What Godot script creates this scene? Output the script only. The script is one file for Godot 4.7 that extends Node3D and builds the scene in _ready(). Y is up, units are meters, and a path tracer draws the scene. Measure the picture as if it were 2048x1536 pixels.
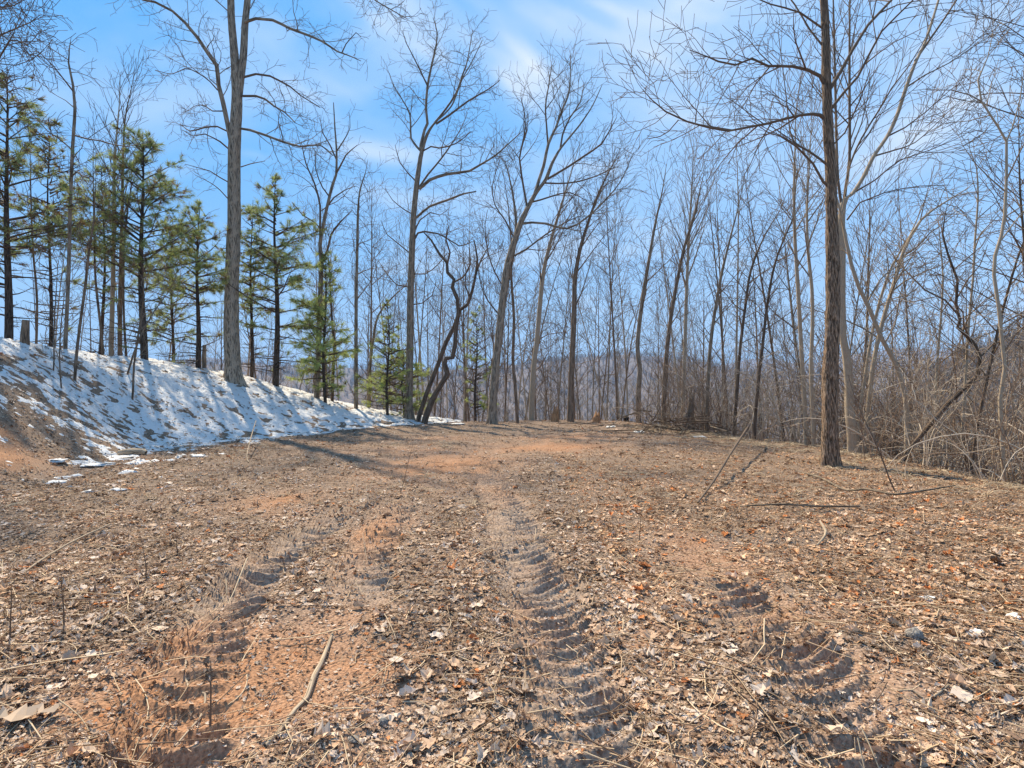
extends Node3D
# A muddy clearing on a wooded hilltop in late winter.

const EYE := 1.5          # camera height above the clearing
const FOCAL := 1220.0     # focal length of the photograph in its own pixels (2048 wide)

var rng := RandomNumberGenerator.new()
var nz := FastNoiseLite.new()
var nz2 := FastNoiseLite.new()
var M := {}
var used := {}
var tracks: Array = []

# ---------------------------------------------------------------- shape buffers
class Buf:
	var v := PackedVector3Array()
	var n := PackedVector3Array()
	var uv := PackedVector2Array()
	var c := PackedColorArray()
	var i := PackedInt32Array()
	var tint := Color(1, 1, 1)

	func mesh() -> ArrayMesh:
		var a := []
		a.resize(Mesh.ARRAY_MAX)
		a[Mesh.ARRAY_VERTEX] = v
		a[Mesh.ARRAY_NORMAL] = n
		a[Mesh.ARRAY_TEX_UV] = uv
		if c.size() == v.size():
			a[Mesh.ARRAY_COLOR] = c
		a[Mesh.ARRAY_INDEX] = i
		var m := ArrayMesh.new()
		if v.size() > 0:
			m.add_surface_from_arrays(Mesh.PRIMITIVE_TRIANGLES, a)
		return m

	func tube(p: PackedVector3Array, r: PackedFloat32Array, sides: int, vscale := 1.5) -> void:
		var count := p.size()
		if count < 2:
			return
		var d := (p[1] - p[0]).normalized()
		var s := d.cross(Vector3(0.3, 0.2, 1)).normalized()
		var start := v.size()
		var along := 0.0
		var wraps := maxf(1.0, roundf(TAU * r[0] / 0.5))
		for k in count:
			if k > 0:
				along += p[k].distance_to(p[k - 1])
			var t := (p[mini(k + 1, count - 1)] - p[maxi(k - 1, 0)]).normalized()
			s = (s - t * s.dot(t)).normalized()
			var b := t.cross(s)
			for j in sides + 1:
				var an := TAU * j / sides
				var o := s * cos(an) + b * sin(an)
				v.append(p[k] + o * r[k])
				n.append(o)
				uv.append(Vector2(wraps * j / sides, along / vscale))
				c.append(tint)
		for k in count - 1:
			for j in sides:
				var q := start + k * (sides + 1) + j
				var w := q + sides + 1
				i.append(q); i.append(w); i.append(q + 1)
				i.append(q + 1); i.append(w); i.append(w + 1)

	func quad(a: Vector3, b2: Vector3, c2: Vector3, d: Vector3, nn: Vector3) -> void:
		if (c2 - a).cross(b2 - a).dot(nn) < 0.0:
			var swap := b2
			b2 = d
			d = swap
		var s := v.size()
		for q in [a, b2, c2, d]:
			v.append(q); n.append(nn); c.append(tint)
		uv.append(Vector2(0, 0)); uv.append(Vector2(1, 0)); uv.append(Vector2(1, 1)); uv.append(Vector2(0, 1))
		for q in [0, 1, 2, 0, 2, 3]:
			i.append(s + q)

	func tri(a: Vector3, b2: Vector3, c2: Vector3, up: Vector3) -> void:
		var nn := (c2 - a).cross(b2 - a).normalized()
		if nn.dot(up) < 0.0:
			var swap := a
			a = b2
			b2 = swap
			nn = -nn
		var s := v.size()
		v.append(a); v.append(b2); v.append(c2)
		for q in 3:
			n.append(nn); c.append(tint); i.append(s + q)
		uv.append(Vector2(0, 0)); uv.append(Vector2(1, 0)); uv.append(Vector2(0.5, 1))

# ---------------------------------------------------------------- naming
func numbered(called: String) -> String:
	if not used.has(called):
		used[called] = 0
		return called
	used[called] += 1
	return "%s_%03d" % [called, used[called]]

func thing(called: String, label: String, category: String, at := Vector3.ZERO, group := "") -> Node3D:
	var o := Node3D.new()
	o.name = numbered(called)
	add_child(o)
	o.position = at
	tag(o, label, category, group)
	return o

func tag(o: Node3D, label: String, category := "", group := "", kind := "") -> Node3D:
	if label: o.set_meta("label", label)
	if category: o.set_meta("category", category)
	if group: o.set_meta("group", group)
	if kind: o.set_meta("kind", kind)
	return o

func part(called: String, mesh: Mesh, mat: Material, parent: Node3D) -> MeshInstance3D:
	var o := MeshInstance3D.new()
	o.name = called if parent != self else numbered(called)
	o.mesh = mesh
	for s in mesh.get_surface_count():
		mesh.surface_set_material(s, mat)
	parent.add_child(o, true)
	return o

func scatter(called: String, mesh: Mesh, mat: Material, xf: Array, cols: Array, parent: Node3D) -> MultiMeshInstance3D:
	var mm := MultiMesh.new()
	mm.transform_format = MultiMesh.TRANSFORM_3D
	mm.use_colors = cols.size() > 0
	mm.mesh = mesh
	mesh.surface_set_material(0, mat)
	mm.instance_count = xf.size()
	for k in xf.size():
		mm.set_instance_transform(k, xf[k])
		if cols.size() > 0:
			mm.set_instance_color(k, cols[k])
	var o := MultiMeshInstance3D.new()
	o.name = called if parent != self else numbered(called)
	o.multimesh = mm
	o.set_meta("kind", "stuff")
	parent.add_child(o, true)
	return o

# ---------------------------------------------------------------- terrain
const FOOT := [-4.0, -6.0, 4.0, -6.1, 8.0, -6.6, 11.5, -7.6, 14.5, -8.3, 16.5, -7.5, 20.3, -5.5, 22.9, -3.4, 26.0, -1.5]
const TOPX := [0.0, -10.6, 8.0, -11.2, 14.0, -11.75, 16.0, -11.6, 19.5, -11.6, 22.0, -10.2, 23.5, -8.9, 25.0, -6.8, 26.0, -5.0, 29.0, -3.0]
const TOPH := [0.0, 2.6, 14.0, 2.5, 16.0, 2.4, 19.5, 2.25, 22.0, 1.85, 23.5, 1.25, 25.0, 0.62, 26.0, 0.2, 28.0, 0.0]
const EDGE_D := [-14.0, 27.5, -8.0, 26.8, -5.0, 26.0, -2.0, 24.8, 0.0, 24.3, 4.0, 24.0]
const EDGE_X := [-4.0, 7.6, 4.0, 7.3, 8.0, 7.1, 11.5, 6.9, 15.0, 6.3, 18.0, 5.7, 21.0, 4.9, 24.0, 4.2, 30.0, 3.0]

func tab(a: Array, x: float) -> float:
	if x <= a[0]:
		return a[1]
	var k := 2
	while k < a.size():
		if x < a[k]:
			return lerpf(a[k - 1], a[k + 1], (x - a[k - 2]) / (a[k] - a[k - 2]))
		k += 2
	return a[a.size() - 1]

func fall(e: float) -> float:
	if e <= 0.0:
		return 0.0
	if e < 2.2:
		return e * e * 0.125
	return 0.605 + (e - 2.2) * 0.55

func bank_t(x: float, d: float) -> float:
	return (tab(FOOT, d) - x) / (tab(FOOT, d) - tab(TOPX, d))

func base_height(x: float, d: float) -> float:
	var h := 0.0
	var xf := tab(FOOT, d)
	if x < xf:
		var xt := tab(TOPX, d)
		var hb := tab(TOPH, d)
		var t := (xf - x) / maxf(xf - xt, 0.5)
		if t < 1.0:
			h = hb * (t * 0.55 + 0.45 * t * t * (3.0 - 2.0 * t))
		else:
			var over := xt - x
			h = hb * (1.0 + 0.22 * (t - 1.0) * exp(-over * 0.9)) - fall(over - 0.5) * 0.55
	var drop := Vector2(fall(x - tab(EDGE_X, d)), fall(d - tab(EDGE_D, x))).length()
	h -= drop
	if h < 0.0:
		h = -34.0 * (1.0 - exp(h / 34.0))
	return h

func far_height(x: float, d: float) -> float:
	var r := sqrt(x * x + d * d)
	var az := rad_to_deg(atan2(x, d))
	var h := lerpf(-34.0, -62.0, smoothstep(100.0, 420.0, r))
	var rough := nz.get_noise_2d(x * 0.12, d * 0.12)
	var rough2 := nz2.get_noise_2d(x * 0.02, d * 0.02)
	h += rough * 5.0 * smoothstep(80.0, 200.0, r)
	# the nearer hill on the right
	var q := (az - 41.0) / 10.5
	h += (60.0 + 7.0 * rough) * exp(-q * q) * exp(-pow((r - 300.0) / 120.0, 2.0))
	# the ridges across the valley
	var a1 := 92.0 + 12.0 * sin(deg_to_rad(az * 5.0 + 40.0)) + 10.0 * sin(deg_to_rad(az * 11.0)) + 26.0 * rough2
	h += a1 * exp(-pow((r - 1250.0 - 160.0 * rough2) / 420.0, 2.0))
	var a2 := 150.0 + 26.0 * sin(deg_to_rad(az * 4.0 - 60.0)) + 14.0 * sin(deg_to_rad(az * 13.0 + 20.0)) + 40.0 * rough2
	h += a2 * exp(-pow((r - 2900.0) / 600.0, 2.0))
	return h

func ground_height(x: float, d: float) -> float:
	var h := base_height(x, d)
	h += nz.get_noise_2d(x * 9.0, d * 9.0) * 0.05 + nz2.get_noise_2d(x * 1.2, d * 1.2) * 0.10
	return h

func track_dip(x: float, d: float) -> float:
	var out := 0.0
	for tr in tracks:
		if d < tr.d0 - 0.3 or d > tr.d1 + 0.3:
			continue
		var u: float = x - tab(tr.line, d)
		u += nz2.get_noise_2d(d * 12.0 + tr.seed, x * 6.0) * 0.04
		if absf(u) > 0.46:
			continue
		var fade: float = smoothstep(tr.d0 - 0.3, tr.d0 + 0.3, d) * (1.0 - smoothstep(tr.d1 - 0.6, tr.d1 + 0.3, d))
		fade *= clampf(1.0 + 0.9 * nz2.get_noise_2d(x * 9.0 + 40.0, d * 9.0 + tr.seed), 0.55, 1.0)
		var w := 0.27
		var inside := 1.0 - smoothstep(w * 0.8, w * 1.1, absf(u))
		var shoulder := exp(-pow((absf(u) - w * 1.3) / 0.05, 2.0)) * 0.02
		var s: float = (d - 2.3 * u * u + u * tr.skew) / tr.pitch
		s += nz2.get_noise_2d(x * 14.0, d * 14.0 + tr.seed) * 0.16
		var f := s - floorf(s)
		var bar := smoothstep(0.0, 0.2, f) * (1.0 - smoothstep(0.26, 0.6, f))
		var deep := 0.85 + 0.7 * nz2.get_noise_2d(x * 20.0, d * 20.0)
		out += fade * (inside * (-0.02 + 0.046 * bar * deep * tr.get("gain", 1.0)) + shoulder)
	return out

func ground_y(x: float, d: float) -> float:
	if sqrt(x * x + d * d) > 95.0:
		return far_height(x, d)
	return ground_height(x, d) + track_dip(x, d)

# how bare of leaves (1 = bare soil), and how red
func bareness(x: float, d: float) -> float:
	var b := 0.0
	for s in BARE:
		var q := Vector2((x - s[0]) / s[2], (d - s[1]) / s[3]).length_squared()
		b = maxf(b, s[4] * exp(-q))
	for tr in tracks:
		if d > tr.d0 - 0.2 and d < tr.d1:
			b = maxf(b, 0.92 * exp(-pow((x - tab(tr.line, d)) / 0.29, 4.0)) * (1.0 - smoothstep(tr.d1 - 3.0, tr.d1, d) * 0.6))
	b += nz.get_noise_2d(x * 22.0 + 300.0, d * 22.0) * 0.30 + nz2.get_noise_2d(x * 5.0, d * 5.0 + 90.0) * 0.2
	return clampf(b, 0.0, 1.0)

# centre x, centre d, half width, half depth, strength, redness
const BARE := [
	[-1.25, 3.05, 0.8, 0.85, 1.2, 1.1], [-0.55, 2.5, 0.5, 0.5, 0.85, 0.5], [-1.9, 3.0, 0.55, 0.75, 1.0, 1.0], [-1.2, 3.7, 0.5, 0.5, 0.8, 0.7],
	[0.8, 3.5, 0.28, 0.6, 0.8, 0.8], [0.95, 2.6, 0.35, 0.5, 0.7, 0.4], [1.7, 3.0, 0.7, 0.8, 0.95, 0.45], [1.65, 3.9, 0.6, 0.7, 0.8, 0.5],
	[1.6, 5.2, 0.5, 1.0, 0.8, 0.8], [-1.3, 6.0, 0.35, 0.9, 0.85, 0.9], [-3.1, 7.9, 0.8, 0.8, 0.7, 1.0], [0.1, 3.6, 0.3, 0.7, 0.55, 0.3],
	[-1.3, 11.5, 1.6, 2.6, 0.95, 1.0], [0.9, 14.5, 1.9, 1.8, 0.95, 1.0], [-2.2, 14.0, 2.0, 1.4, 0.6, 0.7], [-0.6, 8.5, 0.7, 1.6, 0.5, 0.5],
	[1.5, 17.0, 2.2, 1.2, 0.7, 0.8], [-1.8, 17.0, 1.6, 1.0, 0.6, 0.8], [-0.9, 5.0, 0.9, 0.7, 0.35, 0.2],
	[-8.0, 8.8, 0.8, 1.6, 0.9, 1.3], [-8.6, 10.0, 0.5, 0.7, 0.8, 1.2]]

func redness(x: float, d: float) -> float:
	var r := 0.0
	for s in BARE:
		var q := Vector2((x - s[0]) / s[2], (d - s[1]) / s[3]).length_squared()
		r = maxf(r, s[5] * exp(-q * 0.8))
	return clampf(r + nz2.get_noise_2d(x * 12.0 + 7.0, d * 12.0) * 0.35, 0.0, 1.2)

func nodes_1d(steps: Array) -> PackedFloat32Array:
	# [start, [to, step at that end], ...]: the step grows evenly towards each end
	var a := PackedFloat32Array([steps[0]])
	var step: float = steps[1]
	var x: float = steps[0]
	for s in steps.slice(2):
		var from := x
		var st0 := step
		while x < s[0] - 1e-4:
			step = lerpf(st0, s[1], clampf((x - from) / (s[0] - from), 0.0, 1.0))
			x = minf(x + step, s[0])
			a.append(x)
		step = s[1]
	return a

func grid(xs: PackedFloat32Array, ds: PackedFloat32Array, height: Callable, tone: Callable, keep = null) -> ArrayMesh:
	var b := Buf.new()
	var nx := xs.size()
	var nd := ds.size()
	b.v.resize(nx * nd); b.n.resize(nx * nd); b.uv.resize(nx * nd); b.c.resize(nx * nd)
	for j in nd:
		for i in nx:
			var k := j * nx + i
			b.v[k] = Vector3(xs[i], height.call(xs[i], ds[j]), -ds[j])
			b.c[k] = tone.call(xs[i], ds[j])
			b.uv[k] = Vector2(xs[i], ds[j])
	for j in nd:
		for i in nx:
			var l := b.v[j * nx + maxi(i - 1, 0)]
			var r := b.v[j * nx + mini(i + 1, nx - 1)]
			var f := b.v[maxi(j - 1, 0) * nx + i]
			var g := b.v[mini(j + 1, nd - 1) * nx + i]
			b.n[j * nx + i] = (r - l).cross(g - f).normalized()
	var idx := PackedInt32Array()
	for j in nd - 1:
		for i in nx - 1:
			var k := j * nx + i
			if keep != null and not keep.call(b.v[k]):
				continue
			idx.append(k); idx.append(k + nx); idx.append(k + nx + 1)
			idx.append(k); idx.append(k + nx + 1); idx.append(k + 1)
	b.i = idx
	return b.mesh()

# ---------------------------------------------------------------- materials
func noise_image(w: int, h: int, f: Callable) -> ImageTexture:
	var im := Image.create(w, h, false, Image.FORMAT_RGB8)
	for y in h:
		for x in w:
			im.set_pixel(x, y, f.call(x, y))
	return ImageTexture.create_from_image(im)

func bark_texture(furrow: float, freq: float, stretch: float, seed_: int, height: bool) -> ImageTexture:
	var n1 := FastNoiseLite.new()
	n1.seed = seed_
	n1.noise_type = FastNoiseLite.TYPE_SIMPLEX
	n1.fractal_type = FastNoiseLite.FRACTAL_RIDGED
	n1.fractal_octaves = 3
	n1.frequency = 1.0
	var n2 := FastNoiseLite.new()
	n2.seed = seed_ + 9
	n2.frequency = 1.0
	n2.fractal_octaves = 4
	var W := 192
	var H := 384
	var at := func(x: float, y: float) -> float:
		var an := TAU * x / W
		var cx := cos(an) * freq
		var cz := sin(an) * freq
		var yy := y / H * stretch
		var wob := n2.get_noise_3d(cx * 0.5, yy * 1.5, cz * 0.5) * 0.5
		var ridge := n1.get_noise_3d(cx + wob, yy, cz + wob) * 0.5 + 0.5
		return clampf(1.0 - furrow * (1.0 - smoothstep(0.25, 0.75, ridge)) + 0.22 * n2.get_noise_3d(cx * 3.0, yy * 8.0, cz * 3.0), 0.0, 1.0)
	return noise_image(W, H, func(x, y):
		var t := clampf((y - H * 0.75) / (H * 0.25), 0.0, 1.0)
		var q: float = lerpf(at.call(x, y), at.call(x, y - H), t)
		if height:
			return Color(q, q, q)
		var warm := 0.04 * n2.get_noise_2d(x * 0.02, y * 0.015)
		return Color(clampf(0.35 + 0.65 * q + warm, 0, 1), clampf(0.35 + 0.63 * q, 0, 1), clampf(0.34 + 0.62 * q - warm, 0, 1)))

func mat(name_: String, col: Color, rough := 0.9, tex: Texture2D = null, bump: Texture2D = null, bump_cm := 0.0) -> StandardMaterial3D:
	var m := StandardMaterial3D.new()
	m.resource_name = name_
	m.albedo_color = col.linear_to_srgb()
	m.roughness = rough
	m.metallic_specular = 0.25
	m.albedo_texture = tex
	if bump:
		m.heightmap_enabled = true
		m.heightmap_texture = bump
		m.heightmap_scale = bump_cm
	M[name_] = m
	return m

func make_materials() -> void:
	var furrow_c := bark_texture(0.95, 3.2, 3.0, 11, false)
	var furrow_h := bark_texture(0.95, 3.2, 3.0, 11, true)
	var plain_c := bark_texture(0.8, 2.6, 2.2, 31, false)
	var plain_h := bark_texture(0.8, 2.6, 2.2, 31, true)
	var smooth_c := bark_texture(0.22, 1.2, 5.0, 51, false)
	mat("oak_bark", Color(0.42, 0.335, 0.25), 0.95, plain_c, plain_h, 2.5)
	mat("furrowed_bark", Color(0.39, 0.275, 0.19), 0.95, furrow_c, furrow_h, 3.5)
	mat("grey_bark", Color(0.36, 0.285, 0.21), 0.95, plain_c, plain_h, 1.5)
	mat("brown_bark", Color(0.30, 0.215, 0.15), 0.95, plain_c, plain_h, 1.5)
	mat("pale_bark", Color(0.42, 0.34, 0.25), 0.9, smooth_c)
	mat("dark_bark", Color(0.20, 0.145, 0.105), 0.95, plain_c, plain_h, 1.5)
	mat("pine_bark", Color(0.125, 0.095, 0.075), 0.95, furrow_c, furrow_h, 2.0)
	mat("twig_grey", Color(0.25, 0.19, 0.135), 0.9)
	mat("twig_brown", Color(0.16, 0.11, 0.075), 0.9)
	mat("twig_pale", Color(0.42, 0.32, 0.225), 0.9)
	mat("cane_pale", Color(0.55, 0.44, 0.33), 0.9)
	mat("cane_grey", Color(0.38, 0.30, 0.225), 0.9)
	mat("cane_brown", Color(0.25, 0.17, 0.115), 0.9)
	mat("stick_pale", Color(0.52, 0.40, 0.28), 0.9, plain_c)
	mat("broken_wood", Color(0.50, 0.29, 0.15), 0.9, plain_c)
	var soil_n := FastNoiseLite.new()
	soil_n.seed = 3
	soil_n.frequency = 0.03
	soil_n.fractal_octaves = 5
	var soil_t := NoiseTexture2D.new()
	soil_t.width = 512; soil_t.height = 512
	soil_t.seamless = true
	soil_t.noise = soil_n
	var ramp := Gradient.new()
	ramp.offsets = PackedFloat32Array([0.0, 0.35, 0.6, 1.0])
	ramp.colors = PackedColorArray([Color(0.42, 0.40, 0.38), Color(0.72, 0.70, 0.69), Color(0.9, 0.89, 0.87), Color(1, 1, 1)])
	soil_t.color_ramp = ramp
	var soil_h := NoiseTexture2D.new()
	soil_h.width = 512; soil_h.height = 512
	soil_h.seamless = true
	soil_h.noise = soil_n
	var g := mat("soil", Color(1, 1, 1), 0.95, soil_t, soil_h, 0.7)
	g.vertex_color_use_as_albedo = true
	g.uv1_triplanar = true
	g.uv1_world_triplanar = true
	g.uv1_scale = Vector3(2.6, 2.6, 2.6)
	var s := mat("snow", Color(0.66, 0.63, 0.60), 0.8, null, soil_h, 2.0)
	s.uv1_triplanar = true
	s.uv1_world_triplanar = true
	s.uv1_scale = Vector3(1.1, 1.1, 1.1)
	var lf := mat("dead_leaf", Color(1, 1, 1), 0.9)
	lf.metallic_specular = 0.1
	lf.vertex_color_use_as_albedo = true
	lf.backlight_enabled = true
	lf.backlight = Color(0.35, 0.35, 0.35)
	var tw := mat("litter_twig", Color(1, 1, 1), 0.9)
	tw.vertex_color_use_as_albedo = true
	var nd := mat("needles", Color(1, 1, 1), 0.7)
	nd.vertex_color_use_as_albedo = true
	nd.backlight_enabled = true
	nd.backlight = Color(0.9, 0.9, 0.9)
	var hl := mat("hillside", Color(1, 1, 1), 1.0)
	hl.vertex_color_use_as_albedo = true
	mat("stone", Color(0.40, 0.36, 0.32), 0.9, soil_t, soil_h, 1.0)
	M.stone.uv1_triplanar = true
	M.stone.uv1_scale = Vector3(4, 4, 4)

# ---------------------------------------------------------------- trees
func at_px(px: float, py: float, d: float) -> Vector3:
	return Vector3((px - 1024.0) / FOCAL * d, EYE + (768.0 - py) / FOCAL * d, -d)

func sides_for(r: float) -> int:
	return 14 if r > 0.14 else 9 if r > 0.07 else 6 if r > 0.03 else 4 if r > 0.012 else 3

# one limb with its twigs, grown from p
func grow(b: Buf, p: Vector3, dir: Vector3, length: float, r: float, lvl: int, P: Dictionary) -> void:
	var segs := clampi(int(length / P.seg), 3, 9)
	var step := length / segs
	var pts := PackedVector3Array([p])
	var rad := PackedFloat32Array([r])
	var d := dir.normalized()
	var tip := maxf(P.tip, r * 0.25)
	for k in segs:
		d = (d + Vector3(rng.randfn(), rng.randfn(), rng.randfn()) * P.wiggle + Vector3.UP * P.lift * (0.5 + 0.5 * float(k) / segs)).normalized()
		pts.append(pts[k] + d * step)
		rad.append(lerpf(r, tip, float(k + 1) / segs))
	b.tube(pts, rad, sides_for(r))
	if lvl > 0:
		twigs(b, pts, rad, length, lvl, P, 0.15)

func twigs(b: Buf, pts: PackedVector3Array, rad: PackedFloat32Array, length: float, lvl: int, P: Dictionary, from: float) -> void:
	var count := maxi(2, int(length * P.dense * rng.randf_range(0.8, 1.2)))
	if lvl == 1:
		count = mini(count, P.get("most", 7))
	var turn := rng.randf() * TAU
	for c in count:
		var t := lerpf(from, 1.0, (c + rng.randf()) / count)
		var k := clampi(int(t * (pts.size() - 1)), 0, pts.size() - 2)
		var f := t * (pts.size() - 1) - k
		var q := pts[k].lerp(pts[k + 1], f)
		var dir := (pts[k + 1] - pts[k]).normalized()
		turn += 2.4 + rng.randf_range(-0.5, 0.5)
		var side := dir.cross(Vector3(0.13, 0.4, 0.9)).normalized()
		side = side.rotated(dir, turn)
		var open: float = P.open * rng.randf_range(0.7, 1.25)
		var nd := dir * cos(open) + side * sin(open)
		var l: float = length * P.ratio * rng.randf_range(0.6, 1.25) * (1.15 - 0.6 * t)
		l = maxf(l, P.short)
		var rr := maxf(P.tip, minf(lerpf(rad[k], rad[k + 1], f) * 0.62, l * 0.012))
		grow(b, q, nd, l, rr, lvl - 1, P)

const OAK := {"seg": 0.3, "wiggle": 0.2, "lift": 0.02, "dense": 3.6, "ratio": 0.42, "open": 0.95, "tip": 0.005, "short": 0.35, "most": 8}
const HARD := {"seg": 0.4, "wiggle": 0.13, "lift": 0.06, "dense": 3.2, "ratio": 0.44, "open": 0.65, "tip": 0.005, "short": 0.4, "most": 8}
const BROOM := {"seg": 0.5, "wiggle": 0.07, "lift": 0.08, "dense": 2.8, "ratio": 0.46, "open": 0.5, "tip": 0.005, "short": 0.5, "most": 7}
const ARCH := {"seg": 0.35, "wiggle": 0.14, "lift": -0.03, "dense": 3.2, "ratio": 0.46, "open": 0.75, "tip": 0.0042, "short": 0.4, "most": 7}

func smooth_line(p: PackedVector3Array, r: PackedFloat32Array, every: float) -> Array:
	var op := PackedVector3Array()
	var orr := PackedFloat32Array()
	for k in p.size() - 1:
		var a := p[maxi(k - 1, 0)]
		var dd := p[mini(k + 2, p.size() - 1)]
		var cuts := clampi(int(p[k].distance_to(p[k + 1]) / every), 1, 8)
		for c in cuts:
			var t := float(c) / cuts
			op.append(p[k].cubic_interpolate(p[k + 1], a, dd, t))
			orr.append(lerpf(r[k], r[k + 1], t))
	op.append(p[p.size() - 1])
	orr.append(r[r.size() - 1])
	return [op, orr]

# [px, py, width, px, py, width ...] at distance d, bending by dz in depth -> [points, radii]
func traced(a: Array, d: float, dz := 0.0, origin := Vector3.ZERO) -> Array:
	var p := PackedVector3Array()
	var r := PackedFloat32Array()
	var count := a.size() / 3
	for k in count:
		var t := float(k) / maxi(count - 1, 1)
		var dd: float = d + dz * t * t
		p.append(at_px(a[k * 3], a[k * 3 + 1], dd) - origin)
		r.append(maxf(0.5 * a[k * 3 + 2] * d / FOCAL * cos(atan((a[k * 3] - 1024.0) / FOCAL)), 0.004))
	return smooth_line(p, r, 0.3)

# a tree whose stem and limbs follow traced lines; each limb is a part of its own
func traced_tree(called: String, label: String, d: float, trunk: Array, limbs: Array, P: Dictionary, bark: String, twig: String, bumps := 0.0, crown := {}, slim_by := 1.0, limbs_by := 1.0) -> Node3D:
	var root := at_px(trunk[0], trunk[1], d)
	root.y = ground_y(root.x, d) - 0.05
	var o := thing(called, label, "tree", root)
	if crown.has("count"):
		var z := trunk.size()
		trunk = trunk + [trunk[z - 3] * 1.55 - trunk[z - 6] * 0.55 + rng.randf_range(-8, 8), trunk[z - 2] * 1.75 - trunk[z - 5] * 0.75, 0.8]
	var t := traced(trunk, d, crown.get("trunk_dz", 0.0), root)
	var tp: PackedVector3Array = t[0]
	var tr: PackedFloat32Array = t[1]
	for k in tr.size():
		tr[k] = maxf(tr[k] * slim_by, 0.004)
	# the foot spreads and goes into the ground
	tp[0] = Vector3(tp[0].x, -0.15, tp[0].z)
	var b := Buf.new()
	if bumps > 0.0:
		lumpy(b, tp, tr, 40, bumps)
	else:
		b.tube(tp, tr, maxi(8, sides_for(tr[0])))
	part("trunk", b.mesh(), M[bark], o)
	for l in limbs:
		var lb := Buf.new()
		var line := traced(l.p, d + l.get("d0", 0.0), l.get("dz", rng.randf_range(-1.6, 1.6)), root)
		for k in line[1].size():
			line[1][k] = maxf(line[1][k] * limbs_by, 0.004)
		lb.tube(line[0], line[1], maxi(5, sides_for(line[1][0])))
		var length := 0.0
		for k in line[0].size() - 1:
			length += line[0][k].distance_to(line[0][k + 1])
		var Q: Dictionary = P.duplicate()
		Q.ratio = P.ratio * l.get("ratio", 1.0) * clampf(3.6 / length, 0.3, 1.0)
		Q.dense = P.dense * l.get("dense", 1.0)
		twigs(lb, line[0], line[1], length, l.get("lvl", 2 if length < 2.2 else 3), Q, l.get("from", 0.2))
		part("branch", lb.mesh(), M[twig if line[1][0] < 0.05 else bark], o)
	if crown.has("count"):
		var cb := Buf.new()
		sprout(cb, tp, tr, crown, P)
		tag(part("twigs", cb.mesh(), M[twig], o), "", "", "", "stuff")
	return o

# side branches along a stem between two shares of its length
func sprout(b: Buf, tp: PackedVector3Array, tr: PackedFloat32Array, crown: Dictionary, P: Dictionary) -> void:
	var turn := rng.randf() * TAU
	for c in crown.count:
		var t := lerpf(crown.from, crown.get("to", 0.99), pow((c + rng.randf()) / crown.count, 0.8))
		var k := clampi(int(t * (tp.size() - 1)), 0, tp.size() - 2)
		var f := t * (tp.size() - 1) - k
		var q := tp[k].lerp(tp[k + 1], f)
		var dir := (tp[k + 1] - tp[k]).normalized()
		turn += 2.4 + rng.randf_range(-0.4, 0.4)
		var side := dir.cross(Vector3(0.1, 0.2, 0.97)).normalized().rotated(dir, turn)
		if crown.has("bias"):
			side = (side + crown.bias).normalized()
		var open: float = P.open * rng.randf_range(0.8, 1.3)
		var l: float = crown.length * rng.randf_range(0.6, 1.2) * (1.1 - 0.65 * (t - crown.from) / maxf(0.01, 1.0 - crown.from))
		var rr := maxf(0.006, minf(lerpf(tr[k], tr[k + 1], f) * 0.65, l * 0.0135))
		grow(b, q, dir * cos(open) + side * sin(open), l, rr, crown.get("lvl", 2), P)

# a thick stem with furrows and buttress roots that stand out
func lumpy(b: Buf, p: PackedVector3Array, r: PackedFloat32Array, sides: int, amount: float) -> void:
	var fine := smooth_line(p, r, 0.06)
	var q: PackedVector3Array = fine[0]
	var w: PackedFloat32Array = fine[1]
	var start := b.v.size()
	var along := 0.0
	for k in q.size():
		if k > 0:
			along += q[k].distance_to(q[k - 1])
		for j in sides + 1:
			var an := TAU * (j % sides) / sides
			var o := Vector3(cos(an), 0, sin(an))
			var foot := exp(-along * 3.8) * (0.30 + 0.42 * sin(an * 4.0 + 1.0) + 0.15 * sin(an * 7.0)) - 0.07
			var rough := nz.get_noise_3d(o.x * 46.0, along * 14.0, o.z * 46.0) * amount + nz2.get_noise_3d(o.x * 9.0, along * 6.0, o.z * 9.0) * 0.10
			b.v.append(q[k] + o * w[k] * (1.0 + foot + rough))
			b.n.append(o)
			b.uv.append(Vector2(2.0 * j / sides, along / 1.1))
			b.c.append(Color.WHITE)
	for k in q.size() - 1:
		for j in sides:
			var a := start + k * (sides + 1) + j
			var e := a + sides + 1
			b.i.append(a); b.i.append(a + 1); b.i.append(e)
			b.i.append(a + 1); b.i.append(e + 1); b.i.append(e)
	for k in range(start, b.v.size()):
		var row := (k - start) / (sides + 1)
		var col := (k - start) % (sides + 1)
		var l := b.v[start + row * (sides + 1) + (col + sides - 1) % sides]
		var rr := b.v[start + row * (sides + 1) + (col + 1) % sides]
		var up := b.v[start + mini(row + 1, q.size() - 1) * (sides + 1) + col]
		var dn := b.v[start + maxi(row - 1, 0) * (sides + 1) + col]
		var nn := (up - dn).cross(rr - l).normalized()
		b.n[k] = nn if nn.dot(b.n[k]) > 0 else -nn

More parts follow.
